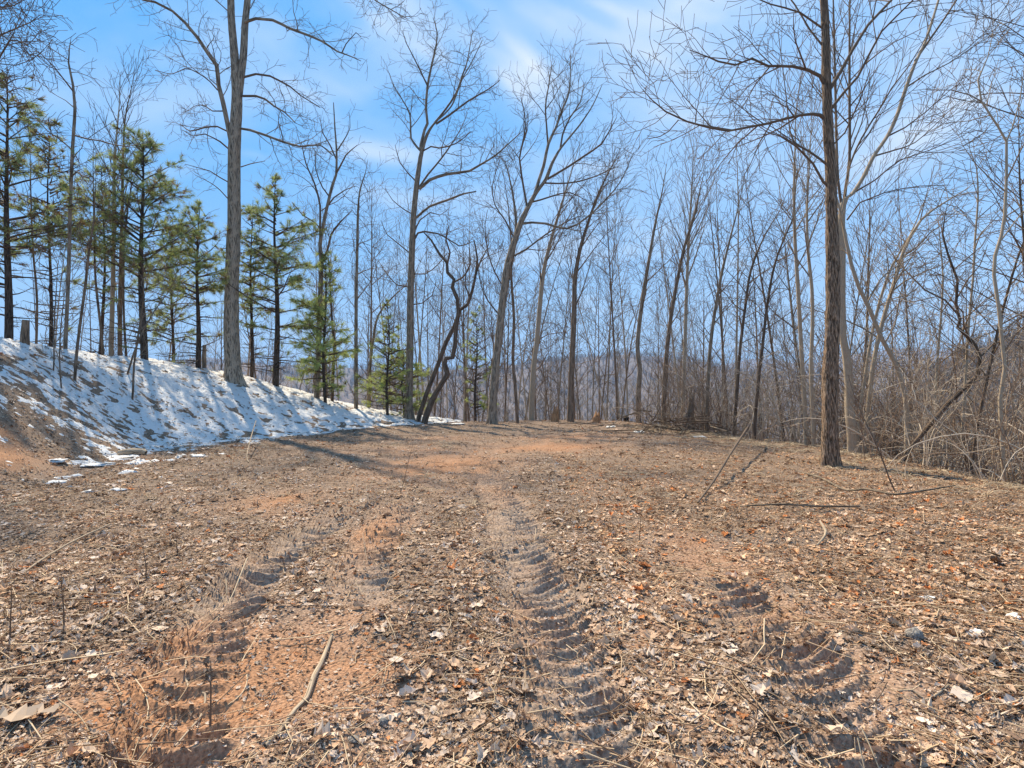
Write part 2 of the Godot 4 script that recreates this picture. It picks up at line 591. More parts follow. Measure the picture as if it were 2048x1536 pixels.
# a slim tree: stem of given height with a crown, as meshes [trunk, crown]
func slim_meshes(height: float, r: float, lean: float, bend: float, crown_from: float, count: int, blen: float, P: Dictionary, lvl := 2) -> Array:
	var p := PackedVector3Array()
	var rad := PackedFloat32Array()
	var steps := 14
	var ph := rng.randf() * TAU
	for k in steps + 1:
		var t := float(k) / steps
		var x := lean * height * t * (0.5 + 0.5 * t) + bend * sin(t * 5.0 + ph) * t
		p.append(Vector3(x - (bend * sin(ph) * 0.0), height * t - (0.3 if k == 0 else 0.0), bend * cos(t * 4.0 + ph * 2.0) * t))
		rad.append(maxf(r * pow(1.0 - t, 0.85) * (1.0 + 0.35 * exp(-t * 40.0)), 0.006))
	var b := Buf.new()
	b.tube(p, rad, sides_for(r) + 1)
	var c := Buf.new()
	sprout(c, p, rad, {"count": count, "from": crown_from, "length": blen, "lvl": lvl}, P)
	return [b.mesh(), c.mesh()]

func needle_tuft(b: Buf, p: Vector3, dir: Vector3, size: float, tone: Color) -> void:
	b.tint = tone
	var s := dir.cross(Vector3(0.2, 1, 0.1)).normalized()
	for k in 8:
		var o := s.rotated(dir, TAU * (k + rng.randf() * 0.7) / 8.0)
		var e := p + (dir * rng.randf_range(0.5, 1.0) + o * rng.randf_range(0.45, 0.9) + Vector3.DOWN * 0.12) * size
		var w := dir.cross(o).normalized() * size * 0.045
		b.tri(p - w, p + w, e, (o + Vector3.UP * 0.6).normalized())

# a young white pine: trunk, whorls of boughs, needles
func pine(label: String, px: float, py: float, d: float, width: float, top_py: float, bare: float, reach: float, fullness: float, tone: Color, brown := 0.15, lean := 0.0) -> Node3D:
	var root := at_px(px, py, d)
	root.y = ground_y(root.x, d) - 0.05
	var height := EYE + (768.0 - top_py) / FOCAL * d - root.y
	var o := thing("pine_tree", label, "tree", root, "young pines on the bank")
	var p := PackedVector3Array()
	var rad := PackedFloat32Array()
	for k in 13:
		var t := k / 12.0
		p.append(Vector3(lean * height * t + 0.05 * sin(t * 7.0 + px), height * t - (0.2 if k == 0 else 0.0), 0.05 * sin(t * 5.0 + px * 2.0)))
		rad.append(maxf(0.5 * width * d / FOCAL * (1.0 - 0.93 * t), 0.008))
	var b := Buf.new()
	b.tube(p, rad, 10)
	part("trunk", b.mesh(), M.pine_bark, o)
	var boughs := Buf.new()
	var leaf := Buf.new()
	var y := height * 0.06 + rng.randf() * 0.3
	while y < height - 0.2:
		var t := y / height
		var centre := Vector3(lean * y, y, 0)
		var shape := smoothstep(0.0, bare + 0.12, t) * pow(1.0 - t, 0.62) * 1.5
		var dead := t < bare
		for k in rng.randi_range(4, 6):
			var an := rng.randf() * TAU
			var l := maxf(0.3, reach * (shape if not dead else 0.55) * rng.randf_range(0.55, 1.15))
			var up := lerpf(0.02, 0.75, t) + rng.randf_range(-0.12, 0.12)
			var dir := Vector3(cos(an), up, sin(an)).normalized()
			var q := centre + Vector3(0, rng.randf_range(-0.15, 0.15), 0)
			var line := PackedVector3Array([q])
			var rr := PackedFloat32Array([0.016 + 0.007 * l])
			var segs := 5
			for s in segs:
				dir = (dir + Vector3(rng.randfn(), rng.randfn() * 0.5 + (0.25 if s > 2 else -0.12), rng.randfn()) * 0.14).normalized()
				line.append(line[s] + dir * l / segs)
				rr.append(lerpf(rr[0], 0.005, (s + 1.0) / segs))
			boughs.tube(line, rr, 4)
			var many := int(l * (10.0 if not dead else 5.0))
			for s in many:
				var f := rng.randf_range(0.22, 1.0)
				var kk := clampi(int(f * segs), 0, segs - 1)
				var base := line[kk].lerp(line[kk + 1], f * segs - kk)
				var side := Vector3(rng.randfn(), rng.randfn() * 0.35, rng.randfn()).normalized()
				var tl := l * 0.28 * (1.2 - 0.5 * f) * rng.randf_range(0.6, 1.2)
				var tdir := (dir * 0.8 + side).normalized()
				var e := base + tdir * tl
				boughs.tube(PackedVector3Array([base, base.lerp(e, 0.5) + Vector3(0, 0.02, 0), e]), PackedFloat32Array([0.006, 0.005, 0.004]), 3)
				if dead and rng.randf() > 0.12:
					continue
				var live := rng.randf() < fullness * 0.72
				if not live:
					continue
				for w in 4:
					var col := tone * rng.randf_range(0.65, 1.35)
					if rng.randf() < brown:
						col = Color(0.22, 0.13, 0.06) * rng.randf_range(0.7, 1.3)
					needle_tuft(leaf, base.lerp(e, 0.35 + 0.22 * w), tdir, 0.19 * rng.randf_range(0.7, 1.3), col)
		y += rng.randf_range(0.32, 0.55) * clampf(height / 8.0, 0.45, 1.0)
	tag(part("boughs", boughs.mesh(), M.dark_bark, o), "", "", "", "stuff")
	tag(part("needles", leaf.mesh(), M.needles, o), "", "", "", "stuff")
	return o

const WORDS := ["first", "second", "third", "fourth", "fifth", "sixth", "seventh", "eighth", "ninth", "tenth", "eleventh", "twelfth", "thirteenth", "fourteenth", "fifteenth", "sixteenth", "seventeenth", "eighteenth", "nineteenth", "twentieth", "twenty-first", "twenty-second", "twenty-third", "twenty-fourth", "twenty-fifth", "twenty-sixth", "twenty-seventh", "twenty-eighth", "twenty-ninth", "thirtieth"]

# ---------------------------------------------------------------- litter
func leaf_mesh(kind: int) -> ArrayMesh:
	# midrib along x, blade to both sides, curled
	var b := Buf.new()
	var st := 8
	var curl := [0.5, -0.35, 0.9, 0.25, -0.8, 0.6, 0.1, 1.3][kind] as float
	var bend := [0.25, 0.5, -0.3, 0.7, 0.2, -0.5, 0.1, 0.9][kind] as float
	var rows := []
	for k in st + 1:
		var t := float(k) / st
		var wide: float = sin(PI * pow(t, 0.85)) * 0.27
		if kind < 5:
			wide *= 1.0 + (0.42 if k % 2 == 1 else -0.38)
		else:
			wide *= 1.35 if kind == 6 else 1.0
		wide = maxf(wide, 0.012)
		var row := []
		for sgn in [-1.0, 0.0, 1.0]:
			var yy: float = wide * sgn * (1.0 + 0.12 * sin(k * 2.3 + sgn))
			var zz: float = curl * yy * yy * 3.0 + bend * (t - 0.5) * (t - 0.5) * 0.6 + 0.05 * sin(k * 1.7 + sgn * 2.0 + kind)
			row.append(Vector3((t - 0.5) * 1.0 + absf(sgn) * (0.05 if k % 2 == 1 else -0.02), zz, yy))
		rows.append(row)
	for k in st:
		for s in 2:
			var a: Vector3 = rows[k][s]
			var e: Vector3 = rows[k][s + 1]
			var f: Vector3 = rows[k + 1][s + 1]
			var g: Vector3 = rows[k + 1][s]
			var nn := (f - a).cross(e - g).normalized()
			if nn.y < 0: nn = -nn
			b.quad(a, e, f, g, nn)
	# stalk
	b.tube(PackedVector3Array([rows[0][1], rows[0][1] + Vector3(-0.16, 0.03, 0.03)]), PackedFloat32Array([0.012, 0.008]), 3)
	return b.mesh()

func twig_mesh(kind: int) -> ArrayMesh:
	var b := Buf.new()
	var p := PackedVector3Array()
	var r := PackedFloat32Array()
	var d := Vector3(1, 0, 0)
	var q := Vector3(-0.5, 0, 0)
	for k in 6:
		p.append(q)
		r.append(lerpf(0.013, 0.006, k / 5.0))
		d = (d + Vector3(0, rng.randfn() * 0.12, rng.randfn() * (0.12 + 0.1 * kind))).normalized()
		q += d * 0.2
	b.tube(p, r, 3)
	return b.mesh()

const LEAF_TONES := [Color(0.53, 0.385, 0.275), Color(0.43, 0.295, 0.205), Color(0.60, 0.47, 0.365), Color(0.27, 0.165, 0.105), Color(0.51, 0.405, 0.33), Color(0.17, 0.105, 0.07), Color(0.38, 0.265, 0.185), Color(0.48, 0.305, 0.19)]

func leaf_tone(x: float, d: float) -> Color:
	var c: Color = LEAF_TONES[rng.randi() % LEAF_TONES.size()]
	# drifts of paler, of browner and of redder leaves
	if rng.randf() < (0.07 if x > 0.8 and d > 4.0 and d < 10.0 else 0.035):
		c = Color(0.46, 0.19, 0.08)
	var k := rng.randf_range(0.85, 1.15) * (1.04 + 0.42 * nz2.get_noise_2d(x * 8.0 + 30.0, d * 8.0))
	if x > 0.8 and d > 3.6:
		c = Color(c.r * 1.03, c.g * 0.94, c.b * 0.84)
	return Color(c.r * k, c.g * k * 0.975, c.b * k * 0.95)

func settle(x: float, d: float, lift: float, tilt: float) -> Transform3D:
	var e := 0.06
	var h := ground_y(x, d)
	var nrm := Vector3(h - ground_y(x + e, d), e, -(h - ground_y(x, d + e))).normalized()
	var b := Basis(Vector3.UP, rng.randf() * TAU)
	b = Basis(Vector3(rng.randfn(), 0, rng.randfn()).normalized(), rng.randfn() * tilt) * b
	var q := Quaternion(Vector3.UP, nrm)
	return Transform3D(Basis(q) * b, Vector3(x, h + lift, -d))

func in_clearing(x: float, d: float) -> bool:
	return d > 1.2 and d < tab(EDGE_D, x) + 3.0 and x < tab(EDGE_X, d) + 3.0

# ---------------------------------------------------------------- snow
func snow_depth(x: float, d: float) -> float:
	var t := bank_t(x, d)
	# a sheet over the bank, thin and broken towards the near end and the foot
	var cover := smoothstep(-0.12, 0.1, t + 0.10 * nz2.get_noise_2d(x * 7.0, d * 7.0)) * smoothstep(7.0, 16.0, d + 1.6 * (t - 0.6) + 2.5 * nz2.get_noise_2d(x * 4.0, d * 4.0 + 50.0) + 0.0)
	cover *= 1.0 - smoothstep(1.02, 1.30, t + 0.15 * nz2.get_noise_2d(x * 4.0 + 9.0, d * 4.0))
	# fringe along the foot
	var fringe := exp(-pow((x - tab(FOOT, d)) / 0.5, 2.0)) * smoothstep(11.0, 13.0, d) * (1.0 - smoothstep(24.5, 25.6, d)) * 0.9
	cover = maxf(cover, fringe)
	# scraps left on the flat by the foot
	var scrap := smoothstep(0.16, 0.40, nz2.get_noise_2d(x * 13.0 + 3.0, d * 9.0)) * exp(-pow((x - tab(FOOT, d) - 0.4) / 1.1, 2.0)) * smoothstep(8.3, 9.5, d) * (1.0 - smoothstep(16.0, 19.0, d))
	cover = maxf(cover, scrap)
	cover *= 1.0 - smoothstep(25.2, 27.0, d) * smoothstep(-7.0, -5.0, x)
	var rough := nz.get_noise_2d(x * 26.0, d * 26.0 + 11.0) * 0.75 + nz.get_noise_2d(x * 80.0, d * 80.0) * 0.45 + nz2.get_noise_2d(x * 10.0, d * 10.0) * 0.35
	var bare := 0.56 + 0.5 * (1.0 - cover)
	return clampf((cover - bare + rough * 1.65) * 0.06, -0.05, 0.04)

# ================================================================= the scene
func _ready() -> void:
	rng.seed = 20240
	nz.seed = 5; nz.frequency = 0.1; nz.fractal_octaves = 3
	nz2.seed = 77; nz2.frequency = 0.1; nz2.fractal_octaves = 2
	var cam := Camera3D.new()
	cam.name = "camera"
	cam.fov = rad_to_deg(2.0 * atan(768.0 / FOCAL))
	cam.position = Vector3(0, EYE, 0)
	cam.near = 0.05
	cam.far = 9000.0
	add_child(cam)
	var sun := DirectionalLight3D.new()
	sun.name = "sun"
	sun.light_energy = 1.6
	sun.light_color = Color(1.0, 0.95, 0.845)
	sun.light_angular_distance = 1.2
	sun.shadow_enabled = true
	sun.rotation = Vector3(deg_to_rad(-50.0), deg_to_rad(180.0 + 36.0), 0)   # stands ahead on the left
	add_child(sun)
	var env := Environment.new()
	env.background_mode = Environment.BG_SKY
	env.tonemap_mode = Environment.TONE_MAPPER_LINEAR
	env.tonemap_exposure = 1.72
	env.sdfgi_enabled = true
	env.ssao_enabled = true
	env.ssil_enabled = true
	env.fog_enabled = true
	env.fog_density = 0.00028
	env.fog_light_color = Color(0.66, 0.82, 1.0)
	var sky := Sky.new()
	var pano := PanoramaSkyMaterial.new()
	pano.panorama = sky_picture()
	sky.sky_material = pano
	env.sky = sky
	var we := WorldEnvironment.new()
	we.name = "world"
	we.environment = env
	add_child(we)
	make_materials()
	# wheel tracks: centre line as d, x pairs
	tracks = [
		{"line": [1.8, -1.12, 2.5, -1.42, 3.1, -1.68, 3.8, -1.85, 5.05, -2.09, 6.5, -2.05, 8.0, -1.9], "d0": 1.8, "d1": 8.0, "pitch": 0.155, "skew": 0.35, "seed": 1.0, "gain": 1.5},
		{"line": [1.8, 0.22, 2.6, 0.28, 3.1, 0.30, 4.0, 0.20, 5.0, 0.10, 6.5, 0.0, 9.0, -0.3, 13.0, -0.9], "d0": 1.9, "d1": 12.0, "pitch": 0.15, "skew": -0.22, "seed": 20.0},
		{"line": [1.8, 1.35, 2.6, 1.45, 2.9, 1.5, 3.6, 1.55, 4.0, 1.5, 5.2, 1.6, 6.5, 1.7], "d0": 2.0, "d1": 4.6, "pitch": 0.15, "skew": -0.3, "seed": 50.0, "gain": 1.3},
		{"line": [4.0, -1.0, 5.0, -1.25, 6.5, -1.35, 9.0, -1.5], "d0": 4.2, "d1": 8.0, "pitch": 0.15, "skew": 0.2, "seed": 80.0}]
	build_ground()
	build_hills()
	build_snow()
	build_landmarks()
	build_pines()
	build_slim_trees()
	build_thicket()
	build_litter()
	build_details()

func sky_picture() -> ImageTexture:
	var W := 1536
	var H := 768
	var im := Image.create(W, H, false, Image.FORMAT_RGBF)
	var cn := FastNoiseLite.new()
	cn.seed = 12
	cn.frequency = 1.0
	cn.fractal_octaves = 5
	# soft wisps: azimuth (right of straight ahead), elevation, half width, half height, tilt, strength
	var wisps := [
		[-10.0, 31.0, 9.0, 3.0, -0.35, 0.34], [1.0, 27.0, 2.6, 2.2, -0.5, 0.55], [9.0, 31.0, 11.0, 4.0, -0.2, 0.30], [-13.0, 20.5, 6.0, 1.0, 0.0, 0.35],
		[-13.0, 17.0, 6.0, 0.9, 0.0, 0.28], [14.0, 24.0, 10.0, 4.0, -0.25, 0.22], [32.0, 19.0, 6.0, 2.5, 0.2, 0.45], [24.0, 32.0, 12.0, 3.0, 0.2, 0.30],
		[-17.0, 24.0, 7.0, 2.2, -0.3, 0.16], [-35.0, 22.0, 9.0, 3.0, 0.2, 0.14], [6.0, 17.0, 14.0, 4.0, 0.0, 0.16], [36.0, 27.0, 9.0, 4.0, 0.1, 0.25]]
	for y in H:
		var el := 90.0 - (y + 0.5) / H * 180.0
		var e := deg_to_rad(el)
		for x in W:
			if el < -2.0:
				im.set_pixel(x, y, Color(0.25, 0.28, 0.33))
				continue
			var az := (x + 0.5) / W * 360.0   # the first column looks along -z
			if az > 180.0:
				az -= 360.0
			var a := deg_to_rad(az)
			var dir := Vector3(sin(a) * cos(e), sin(e), -cos(a) * cos(e))
			var up := maxf(dir.y, 0.0)
			var t := pow(1.0 - up, 4.2)
			var col := Color(0.10, 0.43, 0.98).lerp(Color(0.42, 0.68, 1.02), clampf(t * 1.25, 0.0, 1.0))
			# paler right side, thin cloud; unseen veil elsewhere added to make shade less blue
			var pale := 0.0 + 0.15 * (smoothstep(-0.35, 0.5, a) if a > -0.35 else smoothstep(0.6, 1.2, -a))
			var q := Vector2(dir.x, dir.z) / (up + 0.22)
			var warp := cn.get_noise_2d(q.x * 0.8, q.y * 0.8) * 0.8
			var wisp := cn.get_noise_3d(q.x * 0.9 + warp, q.y * 2.2 + warp * 0.5, 3.0)
			var fine := cn.get_noise_3d(q.x * 3.0 + warp * 2.0, q.y * 7.0, 9.0)
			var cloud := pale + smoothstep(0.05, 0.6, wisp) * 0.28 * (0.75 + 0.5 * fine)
			for w in wisps:
				var dx: float = az - w[0]
				if absf(dx) > w[2] * 2.2:
					continue
				var dy: float = el - w[1] - dx * w[4]
				if absf(dy) > w[3] * 2.6:
					continue
				var g := exp(-pow(dx / w[2], 2.0) - pow(dy / w[3], 2.0))
				cloud += g * w[5] * 1.25 * (0.55 + 1.3 * clampf(cn.get_noise_3d(dx * 0.10 + warp, dy * 0.30 + dx * 0.05, w[0]) + 0.25, 0.0, 1.0))
			cloud = clampf(cloud, 0.0, 0.95)
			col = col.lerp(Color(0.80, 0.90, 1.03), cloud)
			im.set_pixel(x, y, Color(col.r * 0.66, col.g * 0.64, col.b * 0.62))
	return ImageTexture.create_from_image(im)

func build_ground() -> void:
	var xs := nodes_1d([-120.0, 8.0, [-30.0, 2.0], [-12.5, 0.16], [-4.6, 0.09], [-2.6, 0.025], [2.6, 0.025], [7.0, 0.1], [12.0, 0.3], [30.0, 2.0], [120.0, 8.0]])
	var ds := nodes_1d([-60.0, 6.0, [-4.0, 1.0], [1.4, 0.08], [1.9, 0.015], [4.2, 0.018], [8.0, 0.05], [14.0, 0.13], [28.0, 0.22], [45.0, 1.2], [120.0, 6.0]])
	var tone := func(x: float, d: float) -> Color:
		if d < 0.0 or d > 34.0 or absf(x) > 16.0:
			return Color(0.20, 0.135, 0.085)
		var b := bareness(x, d)
		var r := redness(x, d)
		var litter := Color(0.335, 0.24, 0.176)
		var mud := Color(0.46, 0.345, 0.265)
		var clay := Color(0.53, 0.285, 0.16)
		return litter.lerp(mud.lerp(clay, clampf(r, 0, 1)), clampf(b * 1.25, 0.0, 1.0))
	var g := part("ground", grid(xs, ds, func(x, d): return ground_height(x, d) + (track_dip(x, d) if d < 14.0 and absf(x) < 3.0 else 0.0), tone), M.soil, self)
	tag(g, "muddy clearing of red-brown clay with wheel tracks and leaf litter", "", "", "structure")

func build_hills() -> void:
	# a fan of terrain from the foot of the hilltop out to the far ridges
	var b := Buf.new()
	var rs := PackedFloat32Array()
	var r := 85.0
	while r < 4600.0:
		rs.append(r)
		r *= 1.035
	var cols := 200
	for k in rs.size():
		for j in cols + 1:
			var az := deg_to_rad(lerpf(-75.0, 75.0, float(j) / cols))
			var x := sin(az) * rs[k]
			var d := cos(az) * rs[k]
			b.v.append(Vector3(x, far_height(x, d), -d))
			b.uv.append(Vector2(x, d) * 0.01)
			var q := nz2.get_noise_2d(x * 0.15, d * 0.15)
			b.c.append(Color(0.17, 0.125, 0.10) * (1.0 + 0.35 * q))
			b.n.append(Vector3.UP)
	var w := cols + 1
	for k in rs.size():
		for j in w:
			var l := b.v[k * w + maxi(j - 1, 0)]
			var rr := b.v[k * w + mini(j + 1, cols)]
			var f := b.v[maxi(k - 1, 0) * w + j]
			var g := b.v[mini(k + 1, rs.size() - 1) * w + j]
			b.n[k * w + j] = (rr - l).cross(g - f).normalized()
	for k in rs.size() - 1:
		for j in cols:
			var a := k * w + j
			b.i.append(a); b.i.append(a + w); b.i.append(a + w + 1)
			b.i.append(a); b.i.append(a + w + 1); b.i.append(a + 1)
	tag(part("hills", b.mesh(), M.hillside, self), "hazy blue wooded ridges beyond the valley", "", "", "structure")
	# the bare woods that clothe them
	for v in 3:
		var m := Buf.new()
		for k in 26:
			var base := Vector3(rng.randfn() * 0.5, 0, rng.randfn() * 0.5)
			var h := rng.randf_range(0.35, 1.0)
			var top := base + Vector3(rng.randfn() * 2.6, 0, rng.randfn() * 2.6) * h
			var y0 := 12.0 * h * rng.randf_range(0.15, 0.5)
			var wd := 0.11 if k > 2 else 0.2
			m.tube(PackedVector3Array([base + Vector3(0, y0 if k > 2 else -1.0, 0), top + Vector3(0, 12.0 * h, 0)]), PackedFloat32Array([wd, 0.05]), 3)
		var xf := []
		var cols2 := []
		for k in 5200:
			var az := deg_to_rad(rng.randf_range(-48.0, 48.0))
			var rr := rng.randf_range(75.0, 420.0) if k % 2 == 0 else rng.randf_range(420.0, 1450.0)
			if k % 4 == 0:
				az = deg_to_rad(rng.randf_range(18.0, 48.0))
				rr = rng.randf_range(120.0, 360.0)
			var x := sin(az) * rr
			var d := cos(az) * rr
			var s := rng.randf_range(0.7, 1.25)
			var y := far_height(x, d) if rr > 95.0 else minf(far_height(x, d), base_height(x, d))
			xf.append(Transform3D(Basis(Vector3.UP, rng.randf() * TAU).scaled(Vector3(s, s * rng.randf_range(0.8, 1.2), s)), Vector3(x, y - 0.5, -d)))
			var t := rng.randf_range(0.7, 1.25)
			cols2.append(Color(0.25 * t, 0.20 * t, 0.175 * t))
		tag(scatter("woods", m.mesh(), M.hillside, xf, cols2, self), "mass of bare grey trees on the far slopes", "", "", "stuff")

func build_snow() -> void:
	var xs := nodes_1d([-14.0, 0.1, [-11.0, 0.055], [-1.0, 0.055]])
	var ds := nodes_1d([8.0, 0.06, [28.0, 0.075]])
	var mesh := grid(xs, ds, func(x, d): return ground_height(x, d) + snow_depth(x, d), func(_x, _d): return Color.WHITE,
		func(p): return snow_depth(p.x, -p.z) > -0.035 and bank_t(p.x, -p.z) > -0.6)
	tag(part("snow_cover", mesh, M.snow, self), "patchy white snow lying on the leafy bank", "", "", "stuff")

func build_landmarks() -> void:
	# the big grey oak on the bank
	traced_tree("oak_tree", "big grey oak with a forked trunk on top of the snowy bank", 20.5,
		[466, 760, 50, 466, 735, 42, 464, 700, 38, 463, 640, 36, 464, 560, 34, 467, 480, 33, 468, 400, 32, 468, 330, 31, 470, 270, 31, 474, 205, 27, 470, 130, 21, 466, 80, 19, 462, 30, 18, 461, -20, 17, 458, -120, 13, 450, -280, 5],
		[
			{"p": [474, 215, 20, 482, 150, 18, 487, 110, 17, 490, 50, 16, 495, 0, 15, 500, -80, 12, 512, -230, 4], "dz": 0.6, "from": 0.35},
			{"p": [462, 280, 13, 455, 248, 11, 446, 205, 11, 437, 170, 10, 433, 130, 10, 415, 105, 9, 395, 75, 8, 370, 45, 7, 345, 22, 6, 310, 4, 5.5, 288, 0, 5, 250, -14, 3], "dz": -1.2, "from": 0.25},
			{"p": [490, 44, 8, 512, 37, 7, 545, 40, 7, 580, 57, 6.5, 610, 68, 6, 645, 83, 5, 675, 103, 4, 700, 112, 2.5, 722, 122, 1.5], "dz": -1.0},
			{"p": [684, 105, 3, 692, 88, 2.5, 703, 75, 2, 712, 65, 2, 722, 74, 1.5], "d0": -1.0, "dz": 0.0, "lvl": 1},
			{"p": [485, 155, 6, 512, 148, 5.5, 540, 152, 5, 560, 162, 4.5, 580, 173, 4, 600, 190, 3, 640, 215, 2], "dz": 1.2},
			{"p": [486, 192, 6, 512, 192, 6, 530, 198, 5, 548, 212, 4, 570, 225, 3, 590, 245, 2], "dz": -1.4},
			{"p": [472, 268, 8, 482, 257, 6, 500, 260, 6, 530, 270, 5.5, 570, 285, 5, 600, 293, 4, 640, 290, 3, 665, 310, 2], "dz": -0.8},
			{"p": [460, 265, 4, 435, 253, 4, 405, 256, 4, 380, 262, 3, 360, 247, 2], "dz": 1.5},
			{"p": [460, 300, 4, 440, 283, 4, 425, 275, 3, 410, 268, 3, 385, 272, 2, 365, 260, 1.5], "dz": -1.5},
			{"p": [435, 180, 3.5, 420, 163, 3, 395, 145, 3, 370, 137, 2.5, 345, 148, 2, 310, 140, 1.5], "d0": -0.5},
			{"p": [446, 222, 3.5, 425, 222, 3, 410, 212, 3, 395, 210, 2, 380, 218, 1.5]},
			{"p": [460, 366, 3, 440, 355, 3, 420, 342, 2.5, 395, 335, 2, 370, 328, 1.2]},
			{"p": [460, 402, 3, 440, 380, 2.5, 420, 365, 2, 390, 350, 1.2]},
			{"p": [462, 28, 3, 445, 12, 2.5, 425, -5, 2, 400, -20, 1.5]},
			{"p": [482, 334, 3, 500, 328, 2.5, 530, 322, 1.2], "lvl": 1},
			{"p": [497, -60, 7, 580, -110, 6, 680, -70, 4, 740, -8, 3, 775, 15, 2.2, 815, 38, 1.5], "dz": -2.0, "from": 0.5}],
		OAK, "oak_bark", "twig_brown", 0.05, {}, 0.9, 0.9)
	# the tall tree in the middle
	traced_tree("tall_tree", "tall straight bare tree in the middle at the end of the snow", 23.3,
		[817, 850, 36, 818, 825, 30, 818, 790, 27, 820, 700, 25, 821, 600, 23, 823, 520, 22, 826, 450, 20, 830, 400, 19, 836, 350, 17, 842, 310, 15, 850, 280, 12, 859, 260, 10, 872, 243, 8, 902, 213, 6, 925, 157, 5, 942, 127, 4, 965, 80, 2],
		[
			{"p": [842, 300, 10, 842, 288, 8, 849, 260, 7, 855, 247, 7, 852, 217, 6, 855, 173, 6, 864, 127, 5, 872, 93, 4, 874, 63, 3, 866, 35, 1.5], "dz": 0.8, "from": 0.3},
			{"p": [870, 245, 6, 890, 220, 5, 912, 187, 5, 925, 150, 4, 935, 120, 3, 945, 60, 1.5], "dz": 1.4},
			{"p": [872, 248, 6, 899, 230, 5.5, 935, 203, 4.5, 979, 177, 3, 1000, 160, 1.5], "dz": -1.0},
			{"p": [843, 303, 7, 833, 293, 6, 822, 277, 5, 820, 230, 4, 805, 200, 3, 785, 167, 1.5], "dz": 0.8},
			{"p": [854, 170, 4, 840, 140, 4, 825, 110, 3, 812, 85, 2.2, 805, 62, 1.3], "dz": -0.5},
			{"p": [846, 302, 4, 862, 293, 4, 879, 296, 3.5, 912, 287, 3, 942, 263, 1.6], "dz": -1.5},
			{"p": [838, 378, 9, 859, 360, 8, 895, 348, 7.5, 939, 342, 6, 965, 327, 5, 992, 310, 4, 1022, 283, 3, 1045, 262, 1.5], "dz": -1.2},
			{"p": [838, 375, 5, 855, 350, 5, 872, 330, 4.5, 895, 300, 4, 922, 257, 2, 935, 225, 1.3], "dz": 1.4},
			{"p": [832, 436, 7, 845, 424, 6, 859, 413, 6, 895, 400, 5.5, 929, 387, 4, 952, 383, 3], "dz": -0.8},
			{"p": [828, 480, 5, 836, 466, 5, 849, 463, 5, 875, 467, 4, 899, 480, 3.5, 919, 492, 3, 945, 483, 1.5], "dz": -1.2},
			{"p": [826, 470, 4, 840, 440, 3.5, 860, 425, 3, 880, 430, 2, 900, 415, 1.3], "dz": 1.2},
			{"p": [824, 548, 3.5, 850, 548, 3, 875, 530, 2.5, 895, 505, 1.2], "lvl": 2},
			{"p": [822, 610, 3.5, 845, 606, 3, 865, 590, 2.5, 872, 565, 1.2], "lvl": 2},
			{"p": [820, 574, 3.5, 795, 570, 3, 772, 545, 2.5, 755, 518, 1.2], "lvl": 2},
			{"p": [834, 365, 4, 815, 345, 3, 800, 325, 2.5, 790, 290, 1.3]},
			{"p": [828, 430, 3.5, 810, 420, 3, 785, 400, 2, 770, 375, 1.3]},
			{"p": [824, 510, 3.5, 800, 490, 3, 775, 470, 2.2, 762, 440, 1.3]}],
		OAK.merged({"lift": 0.05, "wiggle": 0.16}, true), "grey_bark", "twig_brown", 0.045, {}, 0.62, 0.8)
